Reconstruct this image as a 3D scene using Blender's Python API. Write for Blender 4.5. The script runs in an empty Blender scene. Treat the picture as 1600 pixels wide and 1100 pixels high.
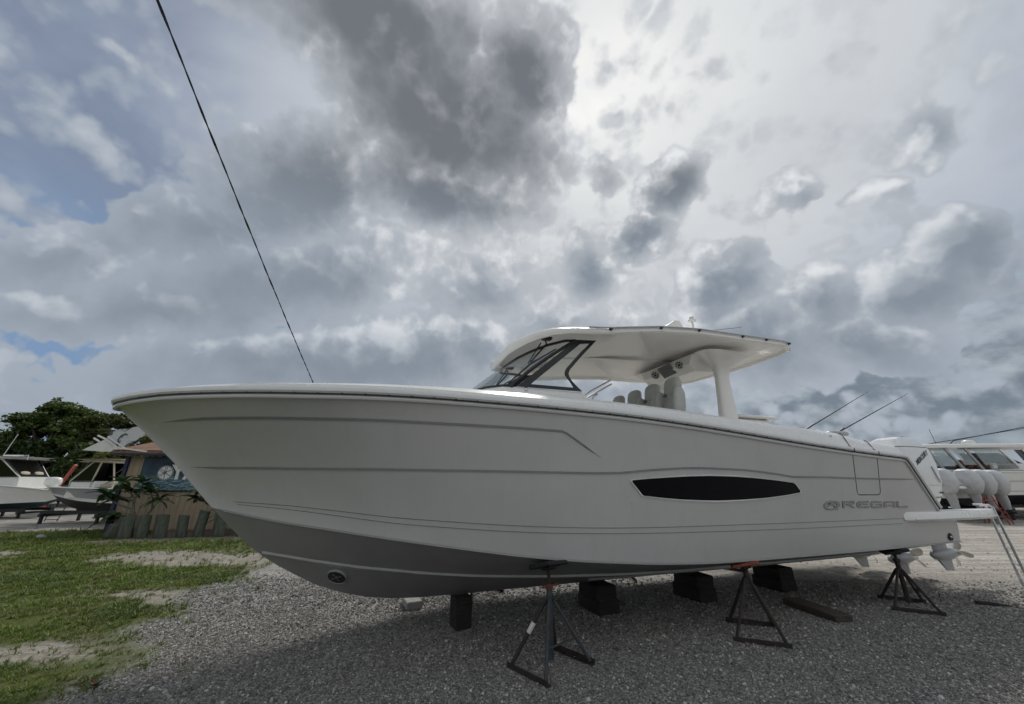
import bpy, bmesh, math, random, bisect
import numpy as np
from mathutils import Vector, Matrix, noise as mnoise

# ------------------------------------------------------------------ camera, sky, sun, exposure
SC = bpy.context.scene
COL = SC.collection
R = math.radians
CAM_H, CAM_TILT = 1.65, R(18.9)
cam_d = bpy.data.cameras.new('camera'); cam = bpy.data.objects.new('camera', cam_d); COL.objects.link(cam)
cam_d.sensor_width = 36; cam_d.lens = 13.5; cam_d.clip_start = .05; cam_d.clip_end = 4000
cam.location = (0, 0, CAM_H); cam.rotation_euler = (R(90) + CAM_TILT, 0, 0)
SC.camera = cam
SC.render.resolution_x, SC.render.resolution_y = 1024, 704
SC.view_settings.view_transform = 'Standard'; SC.view_settings.look = 'None'
SC.view_settings.exposure = 0.0; SC.view_settings.gamma = 1.0; SC.view_settings.use_curve_mapping = False

SUN_AZ, SUN_EL = R(17), R(50)          # azimuth clockwise from +Y
SUN_DIR = Vector((math.sin(SUN_AZ)*math.cos(SUN_EL), math.cos(SUN_AZ)*math.cos(SUN_EL), math.sin(SUN_EL)))

def view_dir(px, py):                  # direction in which the photograph shows a piece of sky
    u, v = (px-800)/600, (550-py)/600
    return Vector((u, math.cos(CAM_TILT)-v*math.sin(CAM_TILT), math.sin(CAM_TILT)+v*math.cos(CAM_TILT))).normalized()

class NT:                              # small node-tree helper
    def __init__(s, tree): s.t = tree; s.n = tree.nodes; s.l = tree.links
    def new(s, kind, **kw):
        n = s.n.new(kind)
        for k, v in kw.items(): setattr(n, k, v)
        return n
    def put(s, sock, v):
        if hasattr(v, 'is_output') or isinstance(v, bpy.types.NodeSocket): s.l.new(v, sock)
        else: sock.default_value = v
    def m(s, op, a, b=None, c=None, clamp=False):
        n = s.new('ShaderNodeMath', operation=op, use_clamp=clamp); s.put(n.inputs[0], a)
        if b is not None: s.put(n.inputs[1], b)
        if c is not None: s.put(n.inputs[2], c)
        return n.outputs[0]
    def vm(s, op, a, b=None, scale=None):
        n = s.new('ShaderNodeVectorMath', operation=op); s.put(n.inputs[0], a)
        if b is not None: s.put(n.inputs[1], b)
        if scale is not None: s.put(n.inputs['Scale'], scale)
        return n.outputs['Value'] if op in ('DOT_PRODUCT', 'LENGTH', 'DISTANCE') else n.outputs[0]
    def noise(s, vec, scale, detail=4, rough=.5, lac=2.0, dist=0.0, out='Fac', dim='3D'):
        n = s.new('ShaderNodeTexNoise', noise_dimensions=dim)
        if vec is not None: s.put(n.inputs['Vector'], vec)
        n.inputs['Scale'].default_value = scale; n.inputs['Detail'].default_value = detail
        n.inputs['Roughness'].default_value = rough; n.inputs['Lacunarity'].default_value = lac
        n.inputs['Distortion'].default_value = dist
        return n.outputs['Fac' if out == 'Fac' else 'Color']
    def vor(s, vec, scale, feature='F1', out='Distance', rnd=1.0):
        n = s.new('ShaderNodeTexVoronoi', feature=feature)
        if vec is not None: s.put(n.inputs['Vector'], vec)
        n.inputs['Scale'].default_value = scale
        if 'Randomness' in n.inputs: n.inputs['Randomness'].default_value = rnd
        return n.outputs[out]
    def ss(s, v, a, b, lo=0.0, hi=1.0, kind='SMOOTHSTEP'):
        n = s.new('ShaderNodeMapRange', interpolation_type=kind); s.put(n.inputs['Value'], v)
        s.put(n.inputs['From Min'], a); s.put(n.inputs['From Max'], b); s.put(n.inputs['To Min'], lo); s.put(n.inputs['To Max'], hi)
        return n.outputs['Result']
    def mix(s, f, a, b, mode='MIX'):
        n = s.new('ShaderNodeMix', data_type='RGBA', blend_type=mode); s.put(n.inputs[0], f)
        for so, v in ((n.inputs[6], a), (n.inputs[7], b)):
            s.put(so, v if not isinstance(v, tuple) else (v[0], v[1], v[2], 1))
        return n.outputs[2]
    def ramp(s, v, stops):
        n = s.new('ShaderNodeValToRGB'); s.put(n.inputs[0], v); e = n.color_ramp.elements
        while len(e) < len(stops): e.new(0.5)
        for el, (p, c) in zip(e, stops): el.position = p; el.color = (c[0], c[1], c[2], 1)
        return n.outputs[0]

def cloud_group(name, blobs, warp, erode):
    """Cloud density as a function of the direction looked in; blobs = (px, py, rx, ry, turn, weight)."""
    g = bpy.data.node_groups.new(name, 'ShaderNodeTree')
    g.interface.new_socket('Direction', in_out='INPUT', socket_type='NodeSocketVector')
    g.interface.new_socket('Density', in_out='OUTPUT', socket_type='NodeSocketFloat')
    k = NT(g); gi = k.new('NodeGroupInput'); go = k.new('NodeGroupOutput'); D = gi.outputs[0]
    n1 = k.vm('SUBTRACT', k.noise(D, 3.8, 5, .62, out='C'), (.5, .5, .5))
    n2 = k.noise(D, 9.0, 4, .62)
    Wb = k.vm('ADD', D, k.vm('SCALE', n1, scale=.13))
    bil = k.m('MULTIPLY_ADD', k.vor(Wb, 15.0), -.75, .78)
    bil2 = k.m('MULTIPLY_ADD', k.vor(Wb, 36.0), -.75, .78)
    n2 = k.m('ADD', k.m('MULTIPLY', n2, .42), k.m('MULTIPLY_ADD', bil, .40, k.m('MULTIPLY', bil2, .18)))
    W = k.vm('ADD', D, k.vm('SCALE', n1, scale=warp))
    dens = None
    for px, py, rx, ry, rot, wt in blobs:
        c = view_dir(px, py); a = R(rot)
        ex = view_dir(px+rx*math.cos(a), py-rx*math.sin(a)); ey = view_dir(px-ry*math.sin(a), py-ry*math.cos(a))
        r1 = c.angle(ex); r2 = c.angle(ey)
        e1 = (ex-c*ex.dot(c)).normalized(); e2 = c.cross(e1)
        mp = k.new('ShaderNodeMapping', vector_type='TEXTURE'); k.l.new(W, mp.inputs['Vector'])
        mp.inputs['Location'].default_value = c
        mp.inputs['Rotation'].default_value = Matrix((e1, e2, c)).transposed().to_euler()
        mp.inputs['Scale'].default_value = (math.tan(r1)*1.25, math.tan(r2)*1.25, 1.2)
        gr = k.new('ShaderNodeTexGradient', gradient_type='SPHERICAL'); k.l.new(mp.outputs[0], gr.inputs[0])
        v = gr.outputs['Fac'] if wt == 1 else k.m('MULTIPLY', gr.outputs['Fac'], wt)
        dens = v if dens is None else k.m('SMOOTH_MAX', dens, v, .12)
    # only where a mass stands does the fine billow count
    fine = k.m('MULTIPLY', k.m('MULTIPLY_ADD', n2, erode, -erode*.52), k.ss(dens, .0, .12))
    k.l.new(k.m('ADD', dens, fine), go.inputs[0])
    return g

def build_world():
    w = bpy.data.worlds.new('World'); SC.world = w; w.use_nodes = True
    k = NT(w.node_tree); k.n.clear()
    out = k.new('ShaderNodeOutputWorld'); bg = k.new('ShaderNodeBackground')
    sky = k.new('ShaderNodeTexSky', sky_type='NISHITA', sun_disc=False)
    sky.sun_elevation = SUN_EL; sky.sun_rotation = SUN_AZ; sky.altitude = 0; sky.dust_density = 2.0
    D = k.new('ShaderNodeTexCoord').outputs['Generated']
    sep = k.new('ShaderNodeSeparateXYZ'); k.l.new(D, sep.inputs[0]); z = sep.outputs[2]
    zc = k.m('MAXIMUM', z, 0.0)
    blue = k.vm('SCALE', sky.outputs[0], scale=.07)
    # cloud-layer coordinates: a flat ceiling seen in perspective
    P = k.vm('SCALE', D, scale=k.m('DIVIDE', 1.0, k.m('ADD', zc, .20)))
    sunc = k.vm('DOT_PRODUCT', D, tuple(SUN_DIR))
    near = k.ss(sunc, .60, 1.0)
    glow = k.m('POWER', k.m('MAXIMUM', sunc, 0.0), 22.0)
    # thin high veil, brighter towards the sun behind it
    vn = k.noise(P, .9, 6, .56, dist=.5)
    veil = k.mix(near, (.36, .415, .515), (.66, .685, .71))
    veil = k.mix(k.m('MULTIPLY', glow, .75), veil, (.95, .955, .94))
    veil = k.mix(k.ss(zc, .0, .50), (.33, .395, .46), veil)
    leftish = k.ss(k.vm('DOT_PRODUCT', D, (-.85, .5, .1)), .45, 1.0)
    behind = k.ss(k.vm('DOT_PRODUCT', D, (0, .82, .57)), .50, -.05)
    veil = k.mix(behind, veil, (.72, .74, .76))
    veil_amt = k.ss(k.m('SUBTRACT', vn, k.m('MULTIPLY', leftish, .10)), .28, .52, .35, 1.0)
    gap = k.m('MULTIPLY', k.ss(k.vm('DOT_PRODUCT', D, tuple(view_dir(30, 575))), .93, .99), k.ss(k.noise(k.vm('MULTIPLY', D, (1, 1, 6)), 3.0, 4, .55), .38, .52))
    col = k.mix(k.m('MULTIPLY', veil_amt, k.m('SUBTRACT', 1.0, k.m('MULTIPLY', gap, .85))), k.mix(gap, blue, (.19, .30, .48)), veil)
    mott = k.m('MULTIPLY', k.ss(vn, .44, .70), .38)
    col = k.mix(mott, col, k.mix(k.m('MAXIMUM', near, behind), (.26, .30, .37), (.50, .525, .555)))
    # banks of far cloud near the horizon, all the way round
    sq = k.vm('MULTIPLY', D, (1, 1, 1.7))
    bn = k.noise(sq, 4.6, 6, .56)
    bn2 = k.noise(k.vm('ADD', sq, (.01, .02, .05)), 4.6, 6, .56)
    bm = k.m('MULTIPLY', k.m('MULTIPLY', k.ss(bn, .38, .54), k.ss(zc, .46, .14)), k.m('SUBTRACT', 1.0, gap))
    bl = k.ss(k.m('SUBTRACT', bn, bn2), -.08, .13)
    bcol = k.mix(bl, (.165, .205, .25), (.42, .475, .525))
    col = k.mix(k.m('MULTIPLY', bm, .92), col, bcol)
    # the cumulus masses; a broken ceiling behind the viewer, brightened to light the hull
    g = cloud_group('cloud_masses', CLOUDS, .185, .85)
    def ev(vec):
        n = k.new('ShaderNodeGroup'); n.node_tree = g; k.l.new(vec, n.inputs[0])
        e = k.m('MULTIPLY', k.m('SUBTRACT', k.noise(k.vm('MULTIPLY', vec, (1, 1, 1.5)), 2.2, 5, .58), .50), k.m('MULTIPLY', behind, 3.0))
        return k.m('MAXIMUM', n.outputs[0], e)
    d0 = ev(D); d1 = ev(k.vm('ADD', D, tuple(SUN_DIR*.045)))
    high = k.ss(zc, .50, .72)
    cover = k.ss(d0, .01, k.ss(zc, .3, .7, .085, .16))
    thick = k.ss(k.m('MULTIPLY_ADD', d1, .6, k.m('MULTIPLY', d0, .4)), .0, .70, kind='SMOOTHSTEP')
    rim = k.m('MULTIPLY', k.ss(k.m('SUBTRACT', d0, d1), .015, .34), .95)
    dark = k.mix(high, (.235, .278, .332), (.165, .180, .206))
    mid = k.mix(near, (.36, .41, .48), (.54, .565, .60))
    lite = k.mix(near, (.56, .60, .65), (.86, .875, .89))
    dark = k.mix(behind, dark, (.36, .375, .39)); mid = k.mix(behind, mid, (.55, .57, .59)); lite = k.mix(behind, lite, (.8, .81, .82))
    c = k.mix(thick, mid, dark)
    edge = k.ss(k.m('MULTIPLY_ADD', d1, .5, k.m('MULTIPLY', d0, .5)), .62, .10)     # silver linings live at the rims
    c = k.mix(k.m('MULTIPLY', rim, k.m('MULTIPLY_ADD', edge, .82, .18)), c, lite)
    col = k.mix(cover, col, c)
    # haze along the horizon, dull ground below it
    col = k.mix(k.m('MULTIPLY', k.ss(zc, .13, .0), .5), col, (.34, .39, .43))
    col = k.mix(k.ss(z, -.01, -.05), col, (.10, .10, .095))
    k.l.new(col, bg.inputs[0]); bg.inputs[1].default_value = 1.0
    k.l.new(bg.outputs[0], out.inputs[0])
    w.cycles.sampling_method = 'MANUAL'; w.cycles.sample_map_resolution = 256

# what the photograph's sky shows, as (x, y, radius, radius, turn, weight) of each cloud mass
CLOUDS = [(600, 40, 210, 140, -20, 1), (700, 180, 200, 140, -30, 1), (810, 110, 95, 130, 0, .9), (700, 300, 150, 80, -15, .9),
          (490, 290, 180, 105, 15, .85), (350, 350, 180, 72, 10, .75), (120, 395, 230, 46, 3, .6), (470, 430, 240, 90, 10, .75), (270, 480, 270, 52, 0, .7),
          (600, 560, 340, 66, 4, .85), (400, 555, 170, 46, 0, .65), (880, 590, 200, 36, 0, .6), (230, 120, 120, 26, -35, .28),
          (1050, 285, 80, 50, 45, .9), (1005, 365, 66, 42, 15, .9), (940, 275, 52, 46, 30, .4), (1245, 295, 78, 32, 20, .6),
          (1410, 215, 62, 58, 20, .6), (1365, 300, 55, 22, 10, .4),
          (922, 420, 54, 66, 0, .75), (1135, 440, 74, 72, 0, .9), (1180, 530, 170, 80, -10, .9), (1490, 380, 100, 66, 0, .9), (1430, 435, 160, 56, 10, .9),
          (1570, 410, 60, 45, 0, .8), (1270, 465, 90, 60, 0, .8), (760, 450, 130, 58, 15, .6), (880, 500, 180, 46, 0, .5), (1350, 525, 130, 60, -15, .8)]
build_world()
sun_d = bpy.data.lights.new('sun', 'SUN'); sun_d.energy = 2.3; sun_d.angle = R(14); sun_d.color = (1, .96, .90)
sun = bpy.data.objects.new('sun', sun_d); COL.objects.link(sun)
sun.rotation_euler = SUN_DIR.to_track_quat('Z', 'Y').to_euler()
SC.cycles.use_adaptive_sampling = True; SC.cycles.adaptive_threshold = .025; SC.cycles.adaptive_min_samples = 8; SC.cycles.use_denoising = True
SC.cycles.max_bounces = 6; SC.cycles.diffuse_bounces = 3; SC.cycles.glossy_bounces = 3; SC.cycles.transmission_bounces = 4; SC.cycles.transparent_max_bounces = 8

# ------------------------------------------------------------------ mesh helpers
rnd = random.Random(7)
class MB:
    """Collects shapes, then links them as ONE mesh object."""
    def __init__(s): s.v = []; s.f = []; s.mi = []
    def add(s, vs, fs, mi=0):
        o = len(s.v); s.v += [tuple(p) for p in vs]; s.f += [tuple(i+o for i in q) for q in fs]; s.mi += [mi]*len(fs); return s
    def box(s, c, size, rot=None, bev=0.0, mi=0, taper=1.0):
        hx, hy, hz = (a/2 for a in size); b = min(bev, hx*.9, hy*.9, hz*.9)
        if b <= 0:
            vs = [(x*(taper if z > 0 else 1), y*(taper if z > 0 else 1), z) for z in (-hz, hz) for x, y in ((-hx, -hy), (hx, -hy), (hx, hy), (-hx, hy))]
            fs = [(3, 2, 1, 0), (4, 5, 6, 7), (0, 1, 5, 4), (1, 2, 6, 5), (2, 3, 7, 6), (3, 0, 4, 7)]
        else:
            vs = []; fs = []
            def ring(z, i, t):
                return [(x*t, y*t, z) for x, y in ((-hx+i, -hy+b*0+i*0), (hx-i, -hy), (hx, -hy+i), (hx, hy-i), (hx-i, hy), (-hx+i, hy), (-hx, hy-i), (-hx, -hy+i))]
            tp = lambda z: 1+(taper-1)*(z+hz)/(2*hz)
            rs = []
            for z, ins in ((-hz, b), (-hz+b, 0), (hz-b, 0), (hz, b)):
                r = []
                for x, y, _ in ring(z, b, 1.0):
                    sx = (hx-ins)/hx; sy = (hy-ins)/hy
                    r.append((x*sx*tp(z), y*sy*tp(z), z))
                rs.append(r)
            for r in rs: vs += r
            for j in range(3):
                for i in range(8): fs.append((j*8+i, j*8+(i+1) % 8, (j+1)*8+(i+1) % 8, (j+1)*8+i))
            fs.append(tuple(range(7, -1, -1))); fs.append(tuple(range(24, 32)))
        M = Matrix.Translation(c) @ (rot.to_4x4() if isinstance(rot, Matrix) else (Matrix.Rotation(rot, 4, 'Z') if rot else Matrix.Identity(4)))
        return s.add([M @ Vector(p) for p in vs], fs, mi)
    def tube(s, pts, rad, n=8, cap=True, mi=0, closed=False):
        pts = [Vector(p) for p in pts]; m = len(pts)
        rads = rad if isinstance(rad, (list, tuple)) else [rad]*m
        vs = []; up = None
        for i, p in enumerate(pts):
            if closed: t = (pts[(i+1) % m]-pts[i-1])
            else: t = pts[min(i+1, m-1)]-pts[max(i-1, 0)]
            if t.length < 1e-9: t = Vector((0, 0, 1))
            t.normalize()
            if up is None: up = Vector((0, 0, 1)) if abs(t.z) < .9 else Vector((1, 0, 0))
            a = t.cross(up)
            if a.length < 1e-6: a = t.orthogonal()
            a.normalize(); b = a.cross(t).normalized(); up = b
            for k in range(n):
                w = 2*math.pi*k/n; vs.append(p+(a*math.cos(w)+b*math.sin(w))*rads[i])
        fs = []
        for i in range(m if closed else m-1):
            for k in range(n):
                j = (i+1) % m; fs.append((i*n+k, i*n+(k+1) % n, j*n+(k+1) % n, j*n+k))
        if cap and not closed: fs.append(tuple(range(n-1, -1, -1))); fs.append(tuple((m-1)*n+k for k in range(n)))
        return s.add(vs, fs, mi)
    def loft(s, rings, cap0=True, cap1=True, closed=True, mi=0):
        n = len(rings[0]); vs = [p for r in rings for p in r]; fs = []
        for i in range(len(rings)-1):
            for k in range(n if closed else n-1):
                fs.append((i*n+k, i*n+(k+1) % n, (i+1)*n+(k+1) % n, (i+1)*n+k))
        if cap0: fs.append(tuple(range(n-1, -1, -1)))
        if cap1: fs.append(tuple((len(rings)-1)*n+k for k in range(n)))
        return s.add(vs, fs, mi)
    def grid(s, rows, mi=0): return s.loft(rows, False, False, False, mi)
    def prism(s, poly, depth, M=None, mi=0):
        """poly: 2-D outline (counter-clockwise), extruded from 0 to depth along local z, placed by M."""
        M = M or Matrix.Identity(4); n = len(poly)
        vs = [M @ Vector((x, y, 0)) for x, y in poly]+[M @ Vector((x, y, depth)) for x, y in poly]
        fs = [tuple(range(n-1, -1, -1)), tuple(range(n, 2*n))]+[(i, (i+1) % n, n+(i+1) % n, n+i) for i in range(n)]
        return s.add(vs, fs, mi)
    def lathe(s, prof, n=20, M=None, mi=0):
        M = M or Matrix.Identity(4)
        rings = [[M @ Vector((r*math.cos(2*math.pi*k/n), r*math.sin(2*math.pi*k/n), z)) for k in range(n)] for r, z in prof]
        return s.loft(rings, True, True, True, mi)
    def mesh(s, name, mats, smooth=35):
        me = bpy.data.meshes.new(name); me.from_pydata([tuple(p) for p in s.v], [], s.f); me.validate()
        for m in (mats if isinstance(mats, (list, tuple)) else [mats]): me.materials.append(MAT[m] if isinstance(m, str) else m)
        if any(s.mi) and len(me.polygons) == len(s.mi): me.polygons.foreach_set('material_index', s.mi)
        if smooth:
            me.shade_smooth(); me.set_sharp_from_angle(angle=R(smooth))
        me.update(); return me
    def build(s, name, mats, parent=None, smooth=35, fix=True):
        me = s.mesh(name, mats, smooth)
        if fix:
            bm = bmesh.new(); bm.from_mesh(me); bmesh.ops.recalc_face_normals(bm, faces=bm.faces); bm.to_mesh(me); bm.free()
        return link(name, me, parent)
def link(name, me, parent=None):
    o = bpy.data.objects.new(name, me); COL.objects.link(o)
    if parent: o.parent = parent
    return o
def empty(name, loc=(0, 0, 0), rz=0.0):
    o = bpy.data.objects.new(name, None); COL.objects.link(o); o.location = loc; o.rotation_euler = (0, 0, rz); o.empty_display_size = .2
    return o
def tag(o, label=None, cat=None, group=None, kind=None):
    for key, v in (('label', label), ('category', cat), ('group', group), ('kind', kind)):
        if v: o[key] = v
    return o
def copy_tree(o, parent=None):
    c = o.copy(); COL.objects.link(c); c.parent = parent
    for ch in list(o.children): copy_tree(ch, c)
    return c
def sweep(path, prof, out_ref=None, closed_prof=True, scale=None):
    """Sweep a profile of (out, up) offsets along a path; out_ref(i, p) gives the outward side."""
    m = len(path); P = [Vector(p) for p in path]; rings = []
    for i, p in enumerate(P):
        t = (P[min(i+1, m-1)]-P[max(i-1, 0)]).normalized()
        o = Vector(out_ref(i, p, t)); o = (o-t*o.dot(t)).normalized(); u = o.cross(t) if o.cross(t).z >= 0 or abs(t.z) > .4 else -o.cross(t)
        if abs(t.z) > .4 and u.x > 0 and False: u = -u
        sc = scale(i, p) if scale else (1, 1)
        rings.append([p+o*a*sc[0]+u*b*sc[1] for a, b in prof])
    return rings
def text_mesh(name, body, size, mat, depth=.004, font_shear=0.0, bold=0.0):
    cu = bpy.data.curves.new(name, 'FONT'); cu.body = body; cu.size = size; cu.extrude = depth; cu.shear = font_shear; cu.offset = bold
    cu.align_x = 'CENTER'; cu.align_y = 'CENTER'; cu.resolution_u = 3
    o = bpy.data.objects.new(name, cu); COL.objects.link(o)
    dg = bpy.context.evaluated_depsgraph_get(); dg.update()
    me = bpy.data.meshes.new_from_object(o.evaluated_get(dg)); me.name = name
    bpy.data.objects.remove(o); bpy.data.curves.remove(cu)
    me.materials.clear(); me.materials.append(MAT[mat]); return me

# ------------------------------------------------------------------ materials
MAT = {}
def material(name, base, rough=.5, metal=0.0, var=.06, vscale=6.0, bump=0.0, bscale=40.0, coat=0.0, spec=.5, dirt=None, rvar=.08, detail=5, stretch=None, streak=None):
    m = bpy.data.materials.new(name); m.use_nodes = True; k = NT(m.node_tree); b = k.n['Principled BSDF']
    tc = k.new('ShaderNodeTexCoord').outputs['Object']
    v = k.vm('MULTIPLY', tc, stretch) if stretch else tc
    n = k.noise(v, vscale, detail, .6)
    lo = tuple(c*(1-var) for c in base); hi = tuple(min(1, c*(1+var)) for c in base)
    col = k.mix(k.ss(n, .3, .7), lo, hi)
    if dirt:                            # (colour, scale, threshold, strength): stains and wear
        dn = k.noise(tc, dirt[1], 7, .66, dist=.4)
        col = k.mix(k.m('MULTIPLY', k.ss(dn, dirt[2], dirt[2]+.16), dirt[3]), col, dirt[0])
    if streak:                          # run-down streaks of old rain and dust: (colour, strength)
        sn = k.noise(k.vm('MULTIPLY', tc, (5.0, 5.0, .35)), 2.2, 6, .68)
        col = k.mix(k.m('MULTIPLY', k.ss(sn, .50, .66), streak[1]), col, streak[0])
        sp = k.noise(tc, 38, 3, .6); col = k.mix(k.m('MULTIPLY', k.ss(sp, .70, .76), streak[1]*1.6), col, (.30, .28, .25))
    k.l.new(col, b.inputs['Base Color'])
    k.l.new(k.m('ADD', rough-rvar/2, k.m('MULTIPLY', k.noise(tc, vscale*2.3, 4), rvar)), b.inputs['Roughness'])
    b.inputs['Metallic'].default_value = metal; b.inputs['Specular IOR Level'].default_value = spec
    b.inputs['Coat Weight'].default_value = coat; b.inputs['Coat Roughness'].default_value = .035
    if bump:
        bp = k.new('ShaderNodeBump'); bp.inputs['Strength'].default_value = bump; bp.inputs['Distance'].default_value = .01
        k.l.new(k.noise(v, bscale, 5, .6), bp.inputs['Height']); k.l.new(bp.outputs[0], b.inputs['Normal'])
    MAT[name] = m; return m
def glass(name, tint, gloss=.08, alpha=.85, rough=.02):
    """A thin pane: what lies behind, tinted, plus the reflection of the surroundings."""
    m = bpy.data.materials.new(name); m.use_nodes = True; k = NT(m.node_tree); k.n.clear()
    tr = k.new('ShaderNodeBsdfTransparent'); tr.inputs[0].default_value = (*tint, 1)
    gl = k.new('ShaderNodeBsdfGlossy'); gl.inputs['Roughness'].default_value = rough
    fr = k.new('ShaderNodeFresnel'); fr.inputs[0].default_value = 1.5
    mx = k.new('ShaderNodeMixShader'); k.l.new(k.m('MULTIPLY_ADD', fr.outputs[0], .55, gloss*.3, clamp=True), mx.inputs[0]); k.l.new(tr.outputs[0], mx.inputs[1]); k.l.new(gl.outputs[0], mx.inputs[2])
    out = k.new('ShaderNodeOutputMaterial'); k.l.new(mx.outputs[0], out.inputs[0]); MAT[name] = m

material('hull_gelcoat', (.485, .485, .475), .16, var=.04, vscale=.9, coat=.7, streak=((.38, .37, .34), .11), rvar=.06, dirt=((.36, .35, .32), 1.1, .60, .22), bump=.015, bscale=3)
material('hull_gelcoat_shaded', (.24, .24, .23), .42, var=.06, vscale=2.5, dirt=((.34, .33, .30), 9, .62, .35))  # same gelcoat as the sides; underside shade put into the darker colour
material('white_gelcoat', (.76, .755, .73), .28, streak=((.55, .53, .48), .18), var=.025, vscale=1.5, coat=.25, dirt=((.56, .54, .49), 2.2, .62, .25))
material('hardtop_white', (.88, .865, .83), .22, var=.02, vscale=1.5, coat=.25, bump=.03, bscale=2.2)
material('rail_vinyl', (.66, .665, .66), .38, var=.03)
material('rail_dark', (.03, .03, .032), .5)
material('groove_grey', (.155, .158, .158), .4)
material('black_glass', (.003, .0035, .006), .05, var=.1, coat=.0, spec=.14, rvar=.02)
material('black_trim', (.012, .013, .016), .35, var=.2)
material('chrome', (.62, .63, .64), .14, metal=1.0)
material('letter_chrome', (.42, .425, .43), .14, metal=1.0)
material('stainless', (.55, .56, .57), .25, metal=1.0)
material('seat_vinyl', (.47, .485, .46), .55, bump=.1, bscale=60)
material('seat_trim', (.12, .125, .12), .5)
material('screen_grey', (.16, .17, .165), .3)
material('engine_white', (.74, .745, .74), .2, coat=.5, var=.02)
material('engine_grey', (.36, .37, .385), .33, coat=.2, var=.05)
material('engine_dark', (.03, .032, .035), .4)
material('prop_steel', (.62, .62, .60), .22, metal=1.0)
material('orange_pad', (.24, .06, .032), .7, var=.15, bump=.2)
material('dark_pad', (.016, .016, .018), .8, var=.3, bump=.3)
material('rust_steel', (.026, .020, .018), .75, var=.35, vscale=20, bump=.3, dirt=((.085, .040, .022), 14, .56, .6))
material('rust_blue', (.034, .046, .055), .7, var=.3, vscale=14, bump=.3, dirt=((.075, .045, .03), 11, .48, .85))
material('white_tape', (.62, .62, .60), .6)
material('timber_dark', (.020, .018, .016), .9, var=.4, vscale=9, bump=.5, bscale=30, stretch=(1, 1, 6))
material('timber_worn', (.055, .045, .036), .9, var=.4, vscale=9, bump=.5, bscale=30, stretch=(1, 6, 6))
material('concrete', (.30, .295, .28), .9, var=.15, vscale=12, bump=.4)
material('cable_black', (.016, .016, .017), .6)
material('strake_grey', (.33, .33, .32), .4)
material('piling', (.075, .082, .066), .92, var=.5, vscale=9, bump=1.0, bscale=16, stretch=(1, 1, .14), dirt=((.04, .075, .045), 3, .46, .85))
material('siding', (.37, .30, .215), .8, var=.10, vscale=4, bump=.15, stretch=(3, 3, .4), dirt=((.24, .18, .12), 3, .58, .4))
material('trim_blue', (.018, .026, .07), .6, var=.2)
material('roof_shingle', (.20, .115, .075), .9, var=.25, vscale=9, bump=.5)
material('bark', (.085, .07, .055), .95, var=.3, vscale=8, bump=.6, bscale=18, stretch=(1, 1, .3))
material('plumeria_bark', (.155, .145, .125), .85, var=.25, vscale=9, bump=.3)
material('white_paint', (.72, .72, .69), .4, var=.05, dirt=((.48, .45, .38), 2.5, .6, .35))
material('boat_white', (.74, .74, .71), .25, coat=.3, var=.03, dirt=((.55, .52, .44), 1.6, .62, .3))
material('boat_grey', (.27, .29, .30), .3, coat=.3, var=.04)
material('bottom_paint_teal', (.03, .075, .085), .75, var=.2)
material('bottom_paint_black', (.016, .017, .02), .75, var=.2)
material('canvas_cream', (.55, .50, .40), .8, var=.08, bump=.2)
material('upholstery_tan', (.48, .42, .31), .7)
material('upholstery_brown', (.13, .06, .035), .6)
material('shrink_wrap', (.50, .51, .515), .38, var=.05, bump=.9, bscale=7, coat=.2)
material('red_paint', (.22, .035, .025), .6, var=.2)
material('faded_red', (.50, .11, .09), .6, var=.15)
material('red_ceramic', (.13, .032, .022), .7)
material('tyre', (.014, .014, .015), .85)
glass('clear_glass', (.86, .90, .90))
glass('dark_glass', (.10, .12, .13), .2)

def leaf_material(name, a, b, rough=.5):
    m = bpy.data.materials.new(name); m.use_nodes = True; k = NT(m.node_tree); p = k.n['Principled BSDF']
    oi = k.new('ShaderNodeObjectInfo').outputs['Random']; tc = k.new('ShaderNodeTexCoord').outputs['Object']
    loc = k.new('ShaderNodeObjectInfo').outputs['Location'] if name.startswith('grass') else None
    f = k.m('ADD', k.m('MULTIPLY', oi, .5), k.m('MULTIPLY', k.noise(tc, 2.6, 4, .7), .9))
    col = k.mix(k.ss(f, .25, .95), a, b)
    if loc is not None:                 # lawn that is drier here and lusher there
        col = k.mix(k.m('MULTIPLY', k.ss(k.noise(loc, 1.1, 5, .65), .46, .66), .75), col, (.17, .155, .055))
        col = k.mix(k.m('MULTIPLY', k.ss(k.noise(loc, .7, 4, .6), .52, .40), .5), col, (.035, .075, .016))
    k.l.new(col, p.inputs['Base Color']); p.inputs['Roughness'].default_value = rough
    p.inputs['Specular IOR Level'].default_value = .3
    tl = k.new('ShaderNodeBsdfTranslucent'); k.l.new(k.mix(.5, a, b), tl.inputs[0])
    mx = k.new('ShaderNodeMixShader'); mx.inputs[0].default_value = .22
    k.l.new(p.outputs[0], mx.inputs[1]); k.l.new(tl.outputs[0], mx.inputs[2]); k.l.new(mx.outputs[0], k.n['Material Output'].inputs[0])
    MAT[name] = m
leaf_material('oak_leaf', (.024, .046, .013), (.085, .125, .030))
leaf_material('oak_leaf_olive', (.042, .058, .015), (.125, .145, .034))
leaf_material('oak_leaf_dark', (.014, .030, .012), (.048, .080, .024))
leaf_material('plumeria_leaf', (.022, .05, .018), (.06, .105, .035), .4)
leaf_material('grass_blade', (.045, .095, .012), (.165, .225, .030))
leaf_material('grass_dry', (.13, .125, .04), (.22, .19, .08))

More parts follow.
